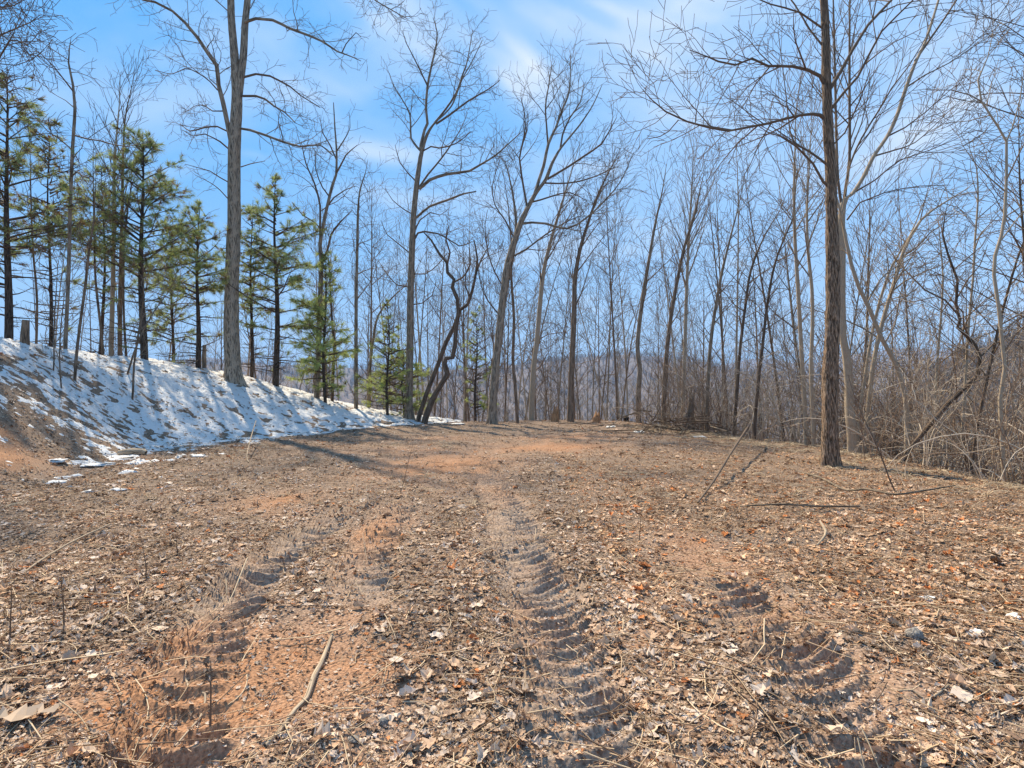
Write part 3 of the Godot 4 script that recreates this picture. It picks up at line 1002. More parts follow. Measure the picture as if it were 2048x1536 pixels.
	# the leaning tree with its fan of limbs
	traced_tree("leaning_tree", "large bare tree leaning right with a wide fan of upswept limbs", 22.5,
		[983, 850, 30, 986, 800, 26, 993, 720, 24, 1000, 650, 22, 1008, 580, 21, 1015, 530, 21, 1034, 467, 19, 1047, 433, 17, 1071, 387, 14, 1091, 360, 12, 1104, 327, 10, 1121, 297, 8, 1137, 277, 7, 1157, 253, 6, 1184, 213, 4, 1204, 170, 2],
		[
			{"p": [1069, 390, 9, 1078, 360, 8, 1087, 333, 8, 1097, 287, 7, 1111, 257, 6, 1127, 213, 5, 1139, 180, 4, 1141, 110, 1.6], "dz": 0.9, "from": 0.3},
			{"p": [1096, 290, 5, 1093, 250, 4.5, 1091, 213, 4, 1097, 173, 3, 1104, 130, 1.5], "d0": 0.4, "dz": 0.8},
			{"p": [1055, 418, 6, 1048, 380, 5.5, 1043, 350, 5, 1039, 317, 4.5, 1051, 250, 3, 1042, 195, 1.5], "dz": -1.0},
			{"p": [1095, 358, 6, 1137, 333, 5.5, 1167, 313, 5, 1204, 287, 4, 1220, 260, 3, 1233, 235, 1.5], "dz": -0.9},
			{"p": [1088, 366, 5, 1117, 367, 4.5, 1157, 363, 4, 1204, 347, 3, 1228, 330, 1.6], "dz": 1.2},
			{"p": [1043, 447, 7, 1065, 445, 6, 1091, 447, 6, 1134, 457, 5.5, 1171, 437, 5, 1204, 407, 4.5, 1241, 363, 3, 1267, 305, 1.5], "dz": -1.2},
			{"p": [1060, 405, 5, 1080, 400, 4.5, 1105, 392, 4, 1140, 385, 3, 1170, 400, 1.5], "dz": 1.3},
			{"p": [1120, 300, 5, 1125, 270, 4.5, 1140, 235, 4, 1160, 205, 3, 1168, 165, 1.5], "dz": 0.9},
			{"p": [1000, 690, 13, 1004, 640, 12, 1012, 580, 11, 1024, 520, 9, 1032, 470, 8, 1030, 420, 6, 1022, 370, 4, 1010, 320, 2], "d0": 0.7, "dz": 1.0, "from": 0.5},
			{"p": [1020, 515, 5, 1050, 500, 4.5, 1090, 470, 4, 1130, 445, 3, 1165, 430, 1.6], "dz": 1.6},
			{"p": [1008, 575, 4, 990, 545, 3.5, 975, 500, 3, 970, 450, 2, 975, 420, 1.3], "dz": -0.8},
			{"p": [995, 625, 4, 975, 600, 3.5, 962, 570, 3, 955, 530, 1.6], "dz": 0.9},
			{"p": [1030, 480, 5, 1010, 440, 4, 990, 410, 3, 985, 370, 2, 1000, 320, 1.3], "dz": -1.4}],
		HARD, "oak_bark", "twig_brown", 0.045, {}, 0.7, 0.8)
	# bare tree right of the pines
	traced_tree("bare_tree", "slim dark bare tree standing among the pines right of the big oak", 22.3,
		[633, 806, 16, 635, 740, 14, 638, 650, 12, 641, 580, 12, 643, 520, 11, 640, 490, 10, 645, 457, 9, 655, 410, 8, 664, 373, 7.5, 672, 350, 6.5, 673, 300, 5, 670, 260, 4, 667, 205, 2],
		[
			{"p": [641, 510, 6, 640, 450, 5.5, 640, 410, 5, 629, 367, 4.5, 612, 327, 3.5, 603, 285, 1.6], "dz": 0.8},
			{"p": [672, 348, 5, 680, 333, 4.5, 692, 310, 3.5, 715, 290, 1.6], "dz": -0.8},
			{"p": [655, 412, 5, 668, 395, 4, 690, 380, 3, 712, 372, 1.6], "dz": 0.9},
			{"p": [643, 525, 6, 655, 500, 5.5, 662, 470, 5, 680, 445, 4, 705, 420, 1.6], "dz": -0.9},
			{"p": [645, 462, 4, 630, 445, 3.5, 605, 430, 3, 585, 405, 1.5], "dz": -0.8},
			{"p": [660, 395, 4, 645, 375, 3.5, 632, 340, 3, 630, 300, 1.5], "dz": 0.9},
			{"p": [673, 320, 4, 660, 290, 3.5, 645, 265, 2.5, 640, 235, 1.4], "dz": -0.6},
			{"p": [672, 305, 4, 688, 280, 3, 700, 255, 2, 698, 225, 1.3], "dz": 0.6}],
		OAK.merged({"lift": 0.05, "dense": 3.2}, true), "grey_bark", "twig_brown", 0.0, {}, 0.8, 0.8)
	# the two crooked stems
	traced_tree("crooked_tree", "dark thin tree with a zigzag S-bent trunk leaning right", 22.8,
		[846, 850, 13, 865, 799, 12, 880, 772, 11, 895, 749, 11, 889, 729, 10, 892, 717, 10, 905, 715, 9.5, 910, 692, 9, 912, 659, 9, 917, 625, 8, 915, 599, 8, 905, 575, 7.5, 908, 559, 7, 895, 545, 6.5, 894, 525, 6, 879, 508, 5, 862, 480, 3.5, 845, 462, 2],
		[{"p": [894, 530, 4, 900, 505, 3.5, 892, 480, 3, 898, 450, 1.6], "lvl": 2}, {"p": [907, 565, 4, 925, 555, 3.5, 940, 530, 3, 938, 495, 1.6], "lvl": 2}],
		OAK, "dark_bark", "twig_brown")
	traced_tree("crooked_tree", "straight dark leaning stem crossing behind the zigzag trunk", 23.2,
		[834, 846, 10, 855, 782, 9, 875, 732, 9, 892, 685, 8.5, 909, 652, 8, 920, 620, 7, 935, 609, 6.5, 945, 579, 6, 952, 545, 5, 955, 519, 4, 948, 480, 2.5],
		[{"p": [952, 548, 4, 962, 520, 3, 975, 495, 2, 978, 460, 1.3]}, {"p": [940, 595, 3.5, 930, 570, 3, 932, 540, 2, 925, 515, 1.3]}],
		OAK, "dark_bark", "twig_brown")
	# the furrowed trunk at the right edge
	traced_tree("furrowed_tree", "thick straight trunk of deeply furrowed brown bark at the clearing's right edge", 11.4,
		[1661, 940, 40, 1660, 915, 38, 1660, 860, 36, 1660, 800, 36, 1661, 740, 34, 1664, 680, 33, 1666, 620, 32, 1666, 560, 31, 1665, 500, 29, 1663, 400, 26, 1661, 333, 25, 1656, 267, 23, 1653, 167, 20, 1651, 67, 18, 1648, 0, 17, 1645, -100, 14, 1640, -300, 6],
		[
			{"p": [1650, 170, 9, 1640, 152, 8, 1616, 140, 7, 1586, 133, 6, 1556, 132, 5.5, 1536, 132, 5, 1504, 117, 4.5, 1471, 130, 4, 1437, 123, 3.5, 1414, 113, 2.5, 1379, 100, 1.6], "dz": -0.8, "dense": 1.5},
			{"p": [1652, 240, 9, 1640, 230, 8, 1626, 228, 7, 1603, 230, 6.5, 1569, 238, 6, 1536, 247, 5.5, 1504, 253, 5, 1457, 262, 4.5, 1417, 255, 4, 1374, 243, 3.5, 1331, 223, 3, 1304, 200, 2, 1286, 180, 1.4], "dz": -1.0, "dense": 1.5},
			{"p": [1357, 240, 2.5, 1337, 263, 2.2, 1320, 273, 2, 1294, 278, 1.4], "d0": -0.7, "dz": 0, "lvl": 1},
			{"p": [1655, 330, 6, 1640, 318, 5.5, 1619, 303, 5, 1589, 287, 4.5, 1580, 262, 3.5, 1572, 190, 2.5, 1556, 60, 1.5], "dz": 0.8},
			{"p": [1656, 372, 7, 1646, 363, 6, 1626, 327, 5, 1593, 293, 4, 1560, 272, 3, 1536, 265, 2, 1500, 240, 1.3], "dz": -0.6},
			{"p": [1656, 185, 9, 1683, 140, 8, 1709, 93, 7, 1736, 50, 6.5, 1783, 0, 5.5, 1830, -60, 4, 1900, -130, 2], "dz": 0.7},
			{"p": [1662, 218, 7, 1686, 187, 6, 1716, 153, 5.5, 1743, 100, 5, 1763, 63, 4.5, 1823, 3, 3.5, 1880, -60, 1.8], "dz": -0.6},
			{"p": [1652, 100, 5, 1620, 60, 4, 1590, 10, 3.5, 1550, -40, 2], "dz": 0.8},
			{"p": [1650, 60, 5, 1600, 25, 4, 1540, 8, 3, 1500, -10, 1.6], "dz": -0.8},
			{"p": [1656, 300, 4, 1690, 265, 3.5, 1720, 200, 3, 1740, 140, 1.6], "dz": -0.9}],
		ARCH.merged({"lift": 0.02}, true), "furrowed_bark", "twig_brown", 0.14)
	# the smooth forked tree behind it
	traced_tree("forked_tree", "smooth pale tree behind the furrowed trunk, forking into long limbs sweeping right", 13.6,
		[1708, 905, 30, 1704, 870, 27, 1699, 820, 25, 1699, 779, 24, 1693, 712, 22, 1686, 672, 20, 1683, 579, 20, 1684, 500, 19, 1683, 433, 19, 1688, 400, 17, 1704, 388, 13, 1723, 360, 12, 1749, 310, 11.5, 1776, 270, 11, 1793, 233, 10.5, 1813, 173, 10, 1829, 130, 9.5, 1853, 77, 8, 1869, 27, 7, 1879, -7, 6.5, 1900, -120, 3],
		[
			{"p": [1830, 122, 7, 1845, 100, 6.5, 1866, 70, 6, 1889, 37, 5.5, 1913, 0, 5, 1960, -70, 2], "dz": 0.7, "from": 0.1},
			{"p": [1684, 415, 8, 1676, 360, 7, 1673, 280, 6.5, 1671, 200, 6, 1668, 60, 5, 1664, -90, 2], "dz": 0.8},
			{"p": [1688, 405, 9, 1692, 370, 8, 1699, 317, 7.5, 1699, 200, 7, 1699, 90, 6, 1700, -60, 3], "dz": 1.0},
			{"p": [1688, 395, 6, 1700, 330, 5.5, 1723, 277, 5, 1755, 225, 4.5, 1783, 177, 4, 1819, 130, 3, 1860, 60, 1.6], "dz": -0.8},
			{"p": [1776, 272, 5, 1810, 255, 4, 1850, 225, 3, 1900, 180, 2, 1930, 160, 1.3], "dz": -0.8, "dense": 1.4},
			{"p": [1749, 312, 5, 1790, 300, 4, 1830, 285, 3, 1880, 240, 2, 1920, 200, 1.3], "dz": 0.8, "dense": 1.4},
			{"p": [1708, 385, 5, 1750, 360, 4, 1800, 320, 3.2, 1860, 300, 2.5, 1930, 270, 1.4], "dz": -0.9, "dense": 1.3},
			{"p": [1694, 440, 5, 1720, 405, 4, 1770, 385, 3.2, 1840, 372, 2.4, 1900, 370, 1.4], "dz": -1.0, "dense": 1.3},
			{"p": [1812, 175, 5, 1850, 150, 4, 1900, 125, 3, 1960, 85, 2, 2010, 60, 1.3], "dz": 0.9, "dense": 1.4}],
		BROOM.merged({"dense": 2.6, "wiggle": 0.09}, true), "pale_bark", "twig_brown", 0.02, {}, 0.86, 0.85)
	# slender crooked tree near the right edge of the frame
	traced_tree("slender_tree", "slender pale wavy tree close to the drop, nearest on the right", 9.6,
		[2010, 1006, 11, 2007, 940, 10, 2003, 860, 10, 2000, 800, 9.5, 2010, 735, 9, 2005, 690, 9, 1998, 620, 8.5, 1988, 550, 8, 1990, 512, 8, 2003, 470, 7.5, 2009, 433, 7, 2013, 350, 6.5, 2013, 283, 6, 1996, 253, 5, 1963, 203, 4.5, 1956, 160, 4, 1976, 113, 2.5, 1985, 70, 1.4],
		[
			{"p": [1966, 205, 3.5, 1940, 190, 3, 1903, 180, 2.5, 1870, 180, 2, 1846, 178, 1.3]},
			{"p": [2013, 283, 4, 2025, 255, 3.5, 2040, 200, 3, 2050, 120, 1.6]},
			{"p": [2003, 480, 4, 2025, 450, 3.5, 2050, 420, 3, 2090, 380, 1.6]},
			{"p": [2008, 705, 4, 2030, 670, 3.5, 2060, 640, 2, 2100, 600, 1.4]}],
		ARCH, "pale_bark", "twig_grey", 0.0, {"count": 10, "from": 0.5, "length": 1.3})
	# crooked dark limb of the thicket
	traced_tree("bent_tree", "dark tree with an elbow-shaped bend in the thicket right of the furrowed trunk", 11.5,
		[1790, 935, 11, 1822, 895, 10.5, 1868, 840, 10.5, 1900, 803, 10, 1935, 770, 10, 1955, 750, 9.5, 1961, 720, 9, 1950, 690, 8.5, 1930, 668, 8, 1915, 655, 7.5, 1920, 640, 7, 1912, 610, 6.5, 1915, 560, 6, 1897, 512, 5, 1885, 470, 4, 1890, 430, 2],
		[
			{"p": [1917, 630, 5, 1890, 600, 4.5, 1850, 580, 4, 1810, 540, 3, 1780, 500, 1.6]},
			{"p": [1960, 715, 5, 1985, 690, 4.5, 2020, 650, 4, 2060, 625, 2]},
			{"p": [1912, 600, 4, 1935, 560, 3.5, 1960, 530, 2.6, 1975, 490, 1.5]}],
		ARCH.merged({"wiggle": 0.2}, true), "dark_bark", "twig_brown", 0.0, {"count": 12, "from": 0.45, "length": 1.2})
	traced_tree("diagonal_tree", "pale thin tree leaning left across the gap right of the furrowed trunk", 13.0,
		[1812, 935, 11, 1814, 860, 11, 1810, 790, 10.5, 1790, 725, 10, 1765, 680, 9.5, 1740, 620, 9, 1718, 575, 8.5, 1703, 530, 8, 1692, 480, 7, 1680, 420, 5.5, 1660, 350, 4, 1650, 290, 2],
		[{"p": [1735, 605, 4, 1760, 560, 3.5, 1790, 535, 3, 1835, 510, 1.8]}, {"p": [1768, 690, 4, 1790, 650, 3.4, 1800, 590, 2.6, 1815, 545, 1.5]}],
		BROOM, "pale_bark", "twig_grey", 0.0, {"count": 10, "from": 0.5, "length": 1.3})
	# a tree beyond the left edge of the frame reaches in at the top
	traced_tree("overhanging_tree", "bare tree mostly outside the frame, its branches reaching in at the top left corner", 13.0,
		[-150, 720, 24, -150, 500, 22, -140, 300, 20, -145, 100, 15, -150, -100, 8],
		[
			{"p": [-142, 260, 8, -80, 160, 7, -30, 90, 6, 20, 62, 4, 60, 45, 2.5, 80, 30, 1.4], "dense": 1.4},
			{"p": [-142, 300, 8, -80, 220, 7, -20, 150, 5, 20, 80, 4, 55, 90, 2, 80, 60, 1.3], "dense": 1.3},
			{"p": [-145, 120, 7, -80, 60, 6, -20, 22, 4, 30, 10, 2.5, 55, -10, 1.4], "dense": 1.3}],
		OAK, "grey_bark", "twig_brown")

func build_pines() -> void:
	var g := Color(0.33, 0.37, 0.135)
	var y := Color(0.42, 0.46, 0.15)
	pine("tall dark-trunked pine at the left edge, its ragged crown mixed with dead leaves", 14, 685, 15.5, 16, 140, 0.36, 2.1, 0.62, g, 0.34)
	pine("fullest green pine on the snowy bank, left of the big oak", 285, 726, 19.0, 15, 262, 0.34, 2.3, 0.88, g, 0.2)
	pine("dark thin pine between the fullest pine and the big oak", 396, 748, 20.8, 11, 405, 0.4, 1.6, 0.72, g, 0.12)
	pine("slender dark pine just right of the big oak's trunk", 503, 768, 22.5, 8, 400, 0.45, 1.2, 0.5, g, 0.25)
	pine("broad green pine with level boughs, right of the big oak", 552, 785, 21.8, 13, 352, 0.28, 2.0, 0.8, g, 0.18)
	pine("bright yellow-green pine beside the slim dark bare tree", 650, 802, 22.0, 7, 505, 0.1, 1.15, 0.85, y, 0.04)
	pine("small pine sapling with thin light foliage, left of the tall middle tree", 776, 836, 23.0, 6, 600, 0.1, 0.95, 0.25, y, 0.04)
	pine("low pine sapling tucked against the foot of the tall middle tree", 806, 842, 24.0, 5, 690, 0.05, 1.25, 0.4, y, 0.03)
	pine("sparse pale pine sapling between the zigzag trunk and the leaning tree", 952, 845, 26.0, 6, 610, 0.1, 0.8, 0.22, y, 0.05)
	pine("pine at the back of the bank, behind the fullest pine's left side", 205, 706, 21.5, 9, 330, 0.4, 1.5, 0.5, g, 0.35)
	pine("short pine in the gap under the fullest pine's right boughs", 345, 738, 23.5, 8, 430, 0.3, 1.5, 0.6, g, 0.15)
	pine("pine crown of dead brown and green leaves second from the left edge", 100, 700, 18.0, 8, 240, 0.45, 1.4, 0.55, g, 0.45)

func slim(px: Array, d: float, P: Dictionary, bark: String, twig: String, crown: Dictionary, called: String, label: String) -> Node3D:
	return traced_tree(called, label, d, px, [], P, bark, twig, 0.0, crown, 0.8 if crown.has("count") else 1.0)

func build_slim_trees() -> void:
	var rows := [
		# trunk, distance, habit, bark, twig, crown, label
		[[50, 695, 24, 50, 670, 20, 52, 640, 16], 14.5, OAK, "brown_bark", "twig_grey", {}, "thick broken stump on top of the bank at the left"],
		[[130, 700, 13, 134, 620, 11, 138, 520, 11, 141, 400, 10, 145, 300, 10, 150, 215, 9, 146, 170, 7, 137, 125, 5, 139, 95, 3], 16.0, OAK, "grey_bark", "twig_brown", {"count": 9, "from": 0.5, "length": 1.9}, "bare tree with an open crown on the left, taller than the pines around it"],
		[[149, 778, 9, 152, 720, 9, 160, 650, 8.5, 172, 560, 8, 178, 500, 7, 188, 440, 5, 190, 390, 3], 14.5, HARD, "brown_bark", "twig_brown", {"count": 10, "from": 0.45, "length": 0.9}, "bent brown sapling standing alone in the snow on the bank's face"],
		[[72, 700, 8, 74, 600, 7, 66, 500, 6, 62, 400, 4, 60, 300, 2], 17.0, HARD, "brown_bark", "twig_grey", {"count": 14, "from": 0.3, "length": 1.1}, "thin bare tree just right of the broken stump on the bank"],
		[[207, 712, 8, 201, 650, 7, 195, 600, 7, 190, 540, 6, 188, 430, 5, 186, 330, 2], 18.5, HARD, "brown_bark", "twig_brown", {"count": 16, "from": 0.35, "length": 1.2}, "thin curved tree leaning left of the twin grey trunks on the bank"],
		[[222, 716, 14, 224, 640, 13, 226, 560, 12, 228, 440, 10, 229, 330, 7, 236, 240, 4, 240, 190, 2], 19.5, BROOM, "pale_bark", "twig_brown", {"count": 18, "from": 0.4, "length": 1.7}, "left and paler of twin trunks beside the fullest pine"],
		[[240, 718, 13, 240, 640, 12, 241, 560, 11, 244, 440, 9, 246, 330, 7, 250, 240, 4, 262, 180, 2], 20.0, BROOM, "brown_bark", "twig_brown", {"count": 18, "from": 0.4, "length": 1.7}, "right and browner of twin trunks beside the fullest pine"],
		[[253, 720, 7, 248, 640, 6.5, 247, 560, 6, 250, 460, 5, 262, 370, 2], 19.0, HARD, "brown_bark", "twig_grey", {"count": 12, "from": 0.4, "length": 1.2}, "thinnest dark stem between the twin trunks and the fullest pine"],
		[[262, 834, 7, 266, 780, 6.5, 268, 730, 6, 275, 680, 5.5, 284, 620, 4, 288, 570, 2], 15.5, HARD, "brown_bark", "twig_grey", {"count": 9, "from": 0.3, "length": 0.8}, "forked sapling rising from the snow in the middle of the bank"],
		[[246, 790, 6, 256, 745, 5.5, 268, 705, 5, 282, 670, 4, 310, 620, 3, 340, 580, 1.6], 16.5, HARD, "brown_bark", "twig_grey", {"count": 7, "from": 0.4, "length": 0.6}, "thin sapling leaning right behind the forked sapling on the bank"],
		[[125, 840, 5, 123, 780, 4.6, 119, 720, 4, 122, 650, 3.4, 130, 580, 2], 13.5, HARD, "brown_bark", "twig_grey", {"count": 9, "from": 0.25, "length": 0.6}, "whip-thin sapling at the lower left of the snow"],
		[[106, 770, 5, 108, 720, 4.5, 108, 660, 4, 112, 590, 3, 116, 530, 1.6], 14.0, HARD, "brown_bark", "twig_grey", {"count": 9, "from": 0.25, "length": 0.7}, "whip-thin sapling left of the bent brown sapling"],
		[[409, 750, 10, 408, 715, 9, 409, 690, 8], 21.0, OAK, "grey_bark", "twig_grey", {}, "short dead snag beside the dark thin pine on the bank"],
		[[712, 826, 11, 712, 740, 10, 712, 650, 9, 713, 560, 8, 715, 470, 7, 716, 420, 5.5, 720, 380, 4, 731, 345, 2], 22.8, OAK, "grey_bark", "twig_brown", {"count": 18, "from": 0.42, "length": 1.6}, "straight slender bare tree midway between the pines and the tall middle tree"],
		[[736, 834, 8, 738, 760, 7.5, 745, 690, 6.5, 757, 630, 5, 790, 590, 3, 812, 570, 1.6], 24.0, OAK, "grey_bark", "twig_brown", {"count": 12, "from": 0.4, "length": 1.1}, "thin tree bending right towards the tall middle tree"],
		[[664, 812, 9, 666, 750, 8, 668, 690, 7, 664, 640, 6, 660, 560, 4, 655, 500, 2], 23.0, HARD, "dark_bark", "twig_brown", {"count": 14, "from": 0.3, "length": 1.0}, "thin dark tree directly right of the slim dark bare tree"],
		[[1035, 846, 9, 1031, 780, 8.5, 1026, 720, 8, 1028, 640, 7.5, 1023, 560, 6.5, 1022, 480, 4, 1015, 400, 2], 23.2, HARD, "brown_bark", "twig_brown", {"count": 16, "from": 0.35, "length": 1.2}, "dark slim tree with a kinked trunk just right of the leaning tree"],
		[[1063, 846, 16, 1064, 800, 14, 1068, 730, 13, 1074, 680, 12, 1081, 600, 11, 1088, 540, 10, 1102, 480, 8, 1120, 420, 6, 1135, 370, 4, 1150, 320, 2], 24.5, BROOM, "pale_bark", "twig_brown", {"count": 22, "from": 0.4, "length": 2.1}, "pale trunk curving right, second to the right of the leaning tree"],
		[[1141, 850, 20, 1142, 790, 16, 1144, 720, 14, 1148, 640, 13, 1150, 560, 11, 1160, 500, 9, 1178, 440, 7, 1200, 380, 5, 1225, 330, 2.5], 23.5, BROOM, "brown_bark", "twig_brown", {"count": 24, "from": 0.4, "length": 2.1}, "thickest brown trunk between the leaning tree and the brush pile"],
		[[1277, 845, 14, 1277, 780, 13, 1280, 740, 12, 1275, 690, 11, 1285, 600, 10, 1298, 520, 8, 1310, 450, 6, 1325, 380, 3], 24.0, HARD, "grey_bark", "twig_brown", {"count": 22, "from": 0.35, "length": 1.9}, "grey trunk with a knobbly bend low down, near the fallen log"],
		[[1327, 848, 13, 1329, 780, 12, 1333, 710, 11, 1341, 640, 10, 1353, 570, 9, 1370, 490, 7, 1392, 420, 4.5, 1402, 370, 2], 21.5, BROOM, "brown_bark", "twig_brown", {"count": 22, "from": 0.35, "length": 1.9}, "brown trunk leaning right directly behind the fallen log"],
		[[1366, 846, 11, 1368, 760, 10, 1371, 650, 9, 1374, 560, 8, 1378, 470, 6, 1382, 400, 4, 1386, 330, 1.6], 25.0, BROOM.merged({"open": 0.38, "lift": 0.1}, true), "pale_bark", "twig_grey", {"count": 30, "from": 0.45, "length": 2.3}, "pale tree with a tall feather-shaped crown above the brush pile"],
		[[1413, 850, 10, 1416, 760, 9.5, 1422, 680, 9, 1432, 610, 8, 1445, 540, 7, 1462, 470, 5, 1480, 400, 2], 19.5, HARD, "grey_bark", "twig_brown", {"count": 20, "from": 0.35, "length": 1.6}, "slim grey tree leaning right behind the middle of the brush pile"],
		[[1468, 862, 9, 1474, 780, 8.5, 1480, 700, 8, 1491, 610, 7, 1502, 540, 6, 1530, 470, 4, 1560, 420, 2], 18.0, ARCH, "dark_bark", "twig_brown", {"count": 24, "from": 0.35, "length": 1.5}, "dark slim tree with a drooping crown left of the twin pale stems"],
		[[1508, 868, 9, 1515, 780, 8.5, 1524, 700, 8, 1536, 600, 7, 1552, 520, 5.5, 1585, 440, 3.5, 1610, 395, 2], 17.0, ARCH, "dark_bark", "twig_brown", {"count": 24, "from": 0.35, "length": 1.5}, "dark slim tree arching right, nearest left of the twin pale stems"],
		[[1612, 885, 12, 1609, 800, 11.5, 1605, 735, 11, 1600, 650, 10.5, 1595, 560, 10, 1590, 480, 8.5, 1588, 390, 7, 1590, 300, 4, 1592, 220, 2], 15.5, BROOM, "pale_bark", "twig_grey", {"count": 20, "from": 0.45, "length": 1.6}, "left one of twin pale stems left of the furrowed trunk"],
		[[1628, 890, 11, 1624, 800, 10.5, 1622, 730, 10, 1625, 650, 9.5, 1624, 580, 9, 1616, 500, 8, 1614, 420, 6, 1618, 340, 4, 1622, 260, 2], 15.0, BROOM, "pale_bark", "twig_grey", {"count": 20, "from": 0.45, "length": 1.6}, "right one of twin pale stems left of the furrowed trunk"],
		[[1728, 905, 14, 1738, 800, 13, 1748, 720, 12, 1766, 640, 11, 1790, 560, 10, 1808, 500, 9, 1842, 440, 7, 1889, 405, 5, 1930, 380, 3], 14.5, ARCH, "pale_bark", "twig_grey", {"count": 22, "from": 0.4, "length": 1.7}, "pale tree leaning right, thickest of those right of the furrowed trunk"],
		[[1714, 890, 9, 1726, 780, 8.5, 1742, 680, 8, 1760, 600, 7, 1785, 530, 6, 1820, 470, 4, 1850, 400, 2], 15.5, ARCH, "pale_bark", "twig_grey", {"count": 18, "from": 0.35, "length": 1.4}, "thinner pale tree leaning right close behind the thickest leaning one"],
		[[1938, 990, 9, 1950, 880, 9, 1972, 770, 8.5, 1996, 660, 8, 2022, 560, 7, 2045, 490, 5, 2080, 420, 3], 11.0, ARCH, "dark_bark", "twig_brown", {"count": 18, "from": 0.35, "length": 1.3}, "dark tree leaning right out of frame beside the slender wavy tree"],
		[[1922, 975, 9, 1925, 860, 8.5, 1932, 740, 8, 1938, 640, 7, 1946, 560, 6.5, 1950, 480, 6, 1956, 400, 5, 1953, 335, 3.5, 1940, 300, 2], 13.0, ARCH, "pale_bark", "twig_grey", {"count": 22, "from": 0.3, "length": 1.4}, "upright grey tree in the thicket between the elbow-bent tree and the slender wavy tree"],
		[[1862, 960, 8, 1868, 860, 7.5, 1872, 760, 7, 1880, 660, 6, 1886, 560, 5, 1880, 480, 3], 14.5, ARCH, "pale_bark", "twig_grey", {"count": 20, "from": 0.25, "length": 1.3}, "thin upright stem in the thicket behind the elbow-bent tree"],
		[[2070, 960, 11, 2068, 800, 10, 2060, 650, 9, 2050, 500, 8, 2040, 380, 6, 2038, 280, 3], 10.5, ARCH, "dark_bark", "twig_brown", {"count": 24, "from": 0.3, "length": 1.6, "bias": Vector3(-0.5, 0, 0)}, "tree half outside the right edge of the frame"],
		[[2160, 900, 18, 2150, 600, 16, 2130, 350, 12, 2110, 150, 8, 2080, -60, 4], 11.0, ARCH, "grey_bark", "twig_brown", {"count": 26, "from": 0.3, "length": 2.4, "bias": Vector3(-0.9, 0, 0)}, "tree just outside the right edge whose long twigs cross the top right corner"]]
	for r in rows:
		var name_ := "dead_snag" if r[5].is_empty() else "sapling" if r[6].contains("sapling") else "slim_tree"
		slim(r[0], r[1], r[2], r[3], r[4], r[5], name_, r[6])
	# the ranks of thin trees on the falling slope behind: a few forms, many copies
	var forms := []
	for k in 9:
		var h := rng.randf_range(9.5, 14.0)
		var P: Dictionary = [BROOM, HARD, OAK][k % 3]
		forms.append([h, slim_meshes(h, rng.randf_range(0.042, 0.078), [0.0, 0.05, -0.04, 0.1, 0.02, 0.14, 0.0, -0.08, 0.07][k], 0.12, rng.randf_range(0.3, 0.45), 20, rng.randf_range(1.4, 2.0), P)])
	var spots := []
	var zones := [[-21.0, -11.0, 13, "the left end of the bank"], [-11.0, -5.5, 15, "the pines"], [-5.5, -0.3, 24, "the tall middle tree"], [-0.3, 5.5, 28, "the leaning tree"], [5.5, 14.0, 24, "the brush pile"], [14.0, 24.0, 14, "the furrowed trunk"]]
	for z in zones:
		for k in z[2]:
			var d := rng.randf_range(26.0, 46.0)
			var sx := lerpf(z[0], z[1], (k + rng.randf_range(0.1, 0.9)) / z[2]) * d / 26.0
			if z[0] > 5.0:
				d = rng.randf_range(20.0, 40.0)
				sx = lerpf(z[0], z[1], (k + rng.randf_range(0.1, 0.9)) / z[2]) * d / 24.0
			spots.append({"x": sx, "d": d, "px": sx / d, "zone": z[3]})
	spots.sort_custom(func(a, b): return a.px < b.px)
	var order := {}
	for s in spots:
		var f: Array = forms[rng.randi() % forms.size()]
		var y := ground_y(s.x, s.d)
		# stems on lower ground are taller, as they are when they reach for light
		var reach := clampf(rng.randf_range(8.5, 12.5) - y * 0.8, 6.0, 16.0)
		var sc: float = reach / f[0]
		var tone: String = ["grey_bark", "brown_bark", "pale_bark", "brown_bark"][rng.randi() % 4]
		var word: String = {"grey_bark": "grey", "brown_bark": "brown", "pale_bark": "pale"}[tone]
		var key: String = word + s.zone
		order[key] = order.get(key, 0) + 1
		var label := "thin %s tree behind %s, %s %s one from the left" % [word, s.zone, WORDS[order[key] - 1], word]
		var o := thing("thin_tree", label, "tree", Vector3(s.x, y - 0.1, -s.d), "thin trees on the slope beyond the clearing")
		o.rotation.y = rng.randf() * TAU if rng.randf() < 0.5 else rng.randf_range(-0.7, 0.7)
		o.rotation.x = rng.randfn() * 0.05
		o.rotation.z = rng.randfn() * 0.06
		o.scale = Vector3(sc, sc, sc)
		for k in 2:
			var mi := MeshInstance3D.new()
			mi.name = ["trunk", "crown"][k]
			mi.mesh = f[1][k]
			mi.material_override = M[tone if k == 0 else ("twig_grey" if tone == "pale_bark" else "twig_brown")]
			o.add_child(mi)
	# the rest of the wood, farther down the slope, reads as one mass
	for v in 3:
		var xf := []
		var cols := []
		for k in 170:
			var d := rng.randf_range(40.0, 95.0)
			var x := rng.randf_range(-0.95, 1.05) * d
			var s := rng.randf_range(0.9, 1.4)
			xf.append(Transform3D(Basis(Vector3.UP, rng.randf() * TAU).scaled(Vector3(s, s, s)), Vector3(x, ground_y(x, d) - 0.2, -d)))
		var both := [forms[v * 3][1][0], forms[v * 3][1][1]]
		for k in 2:
			var copy: ArrayMesh = both[k].duplicate()
			tag(scatter("distant_wood", copy, M.grey_bark if k == 0 else M.twig_grey, xf, [], self), "bare wood farther down the slope", "", "", "stuff")

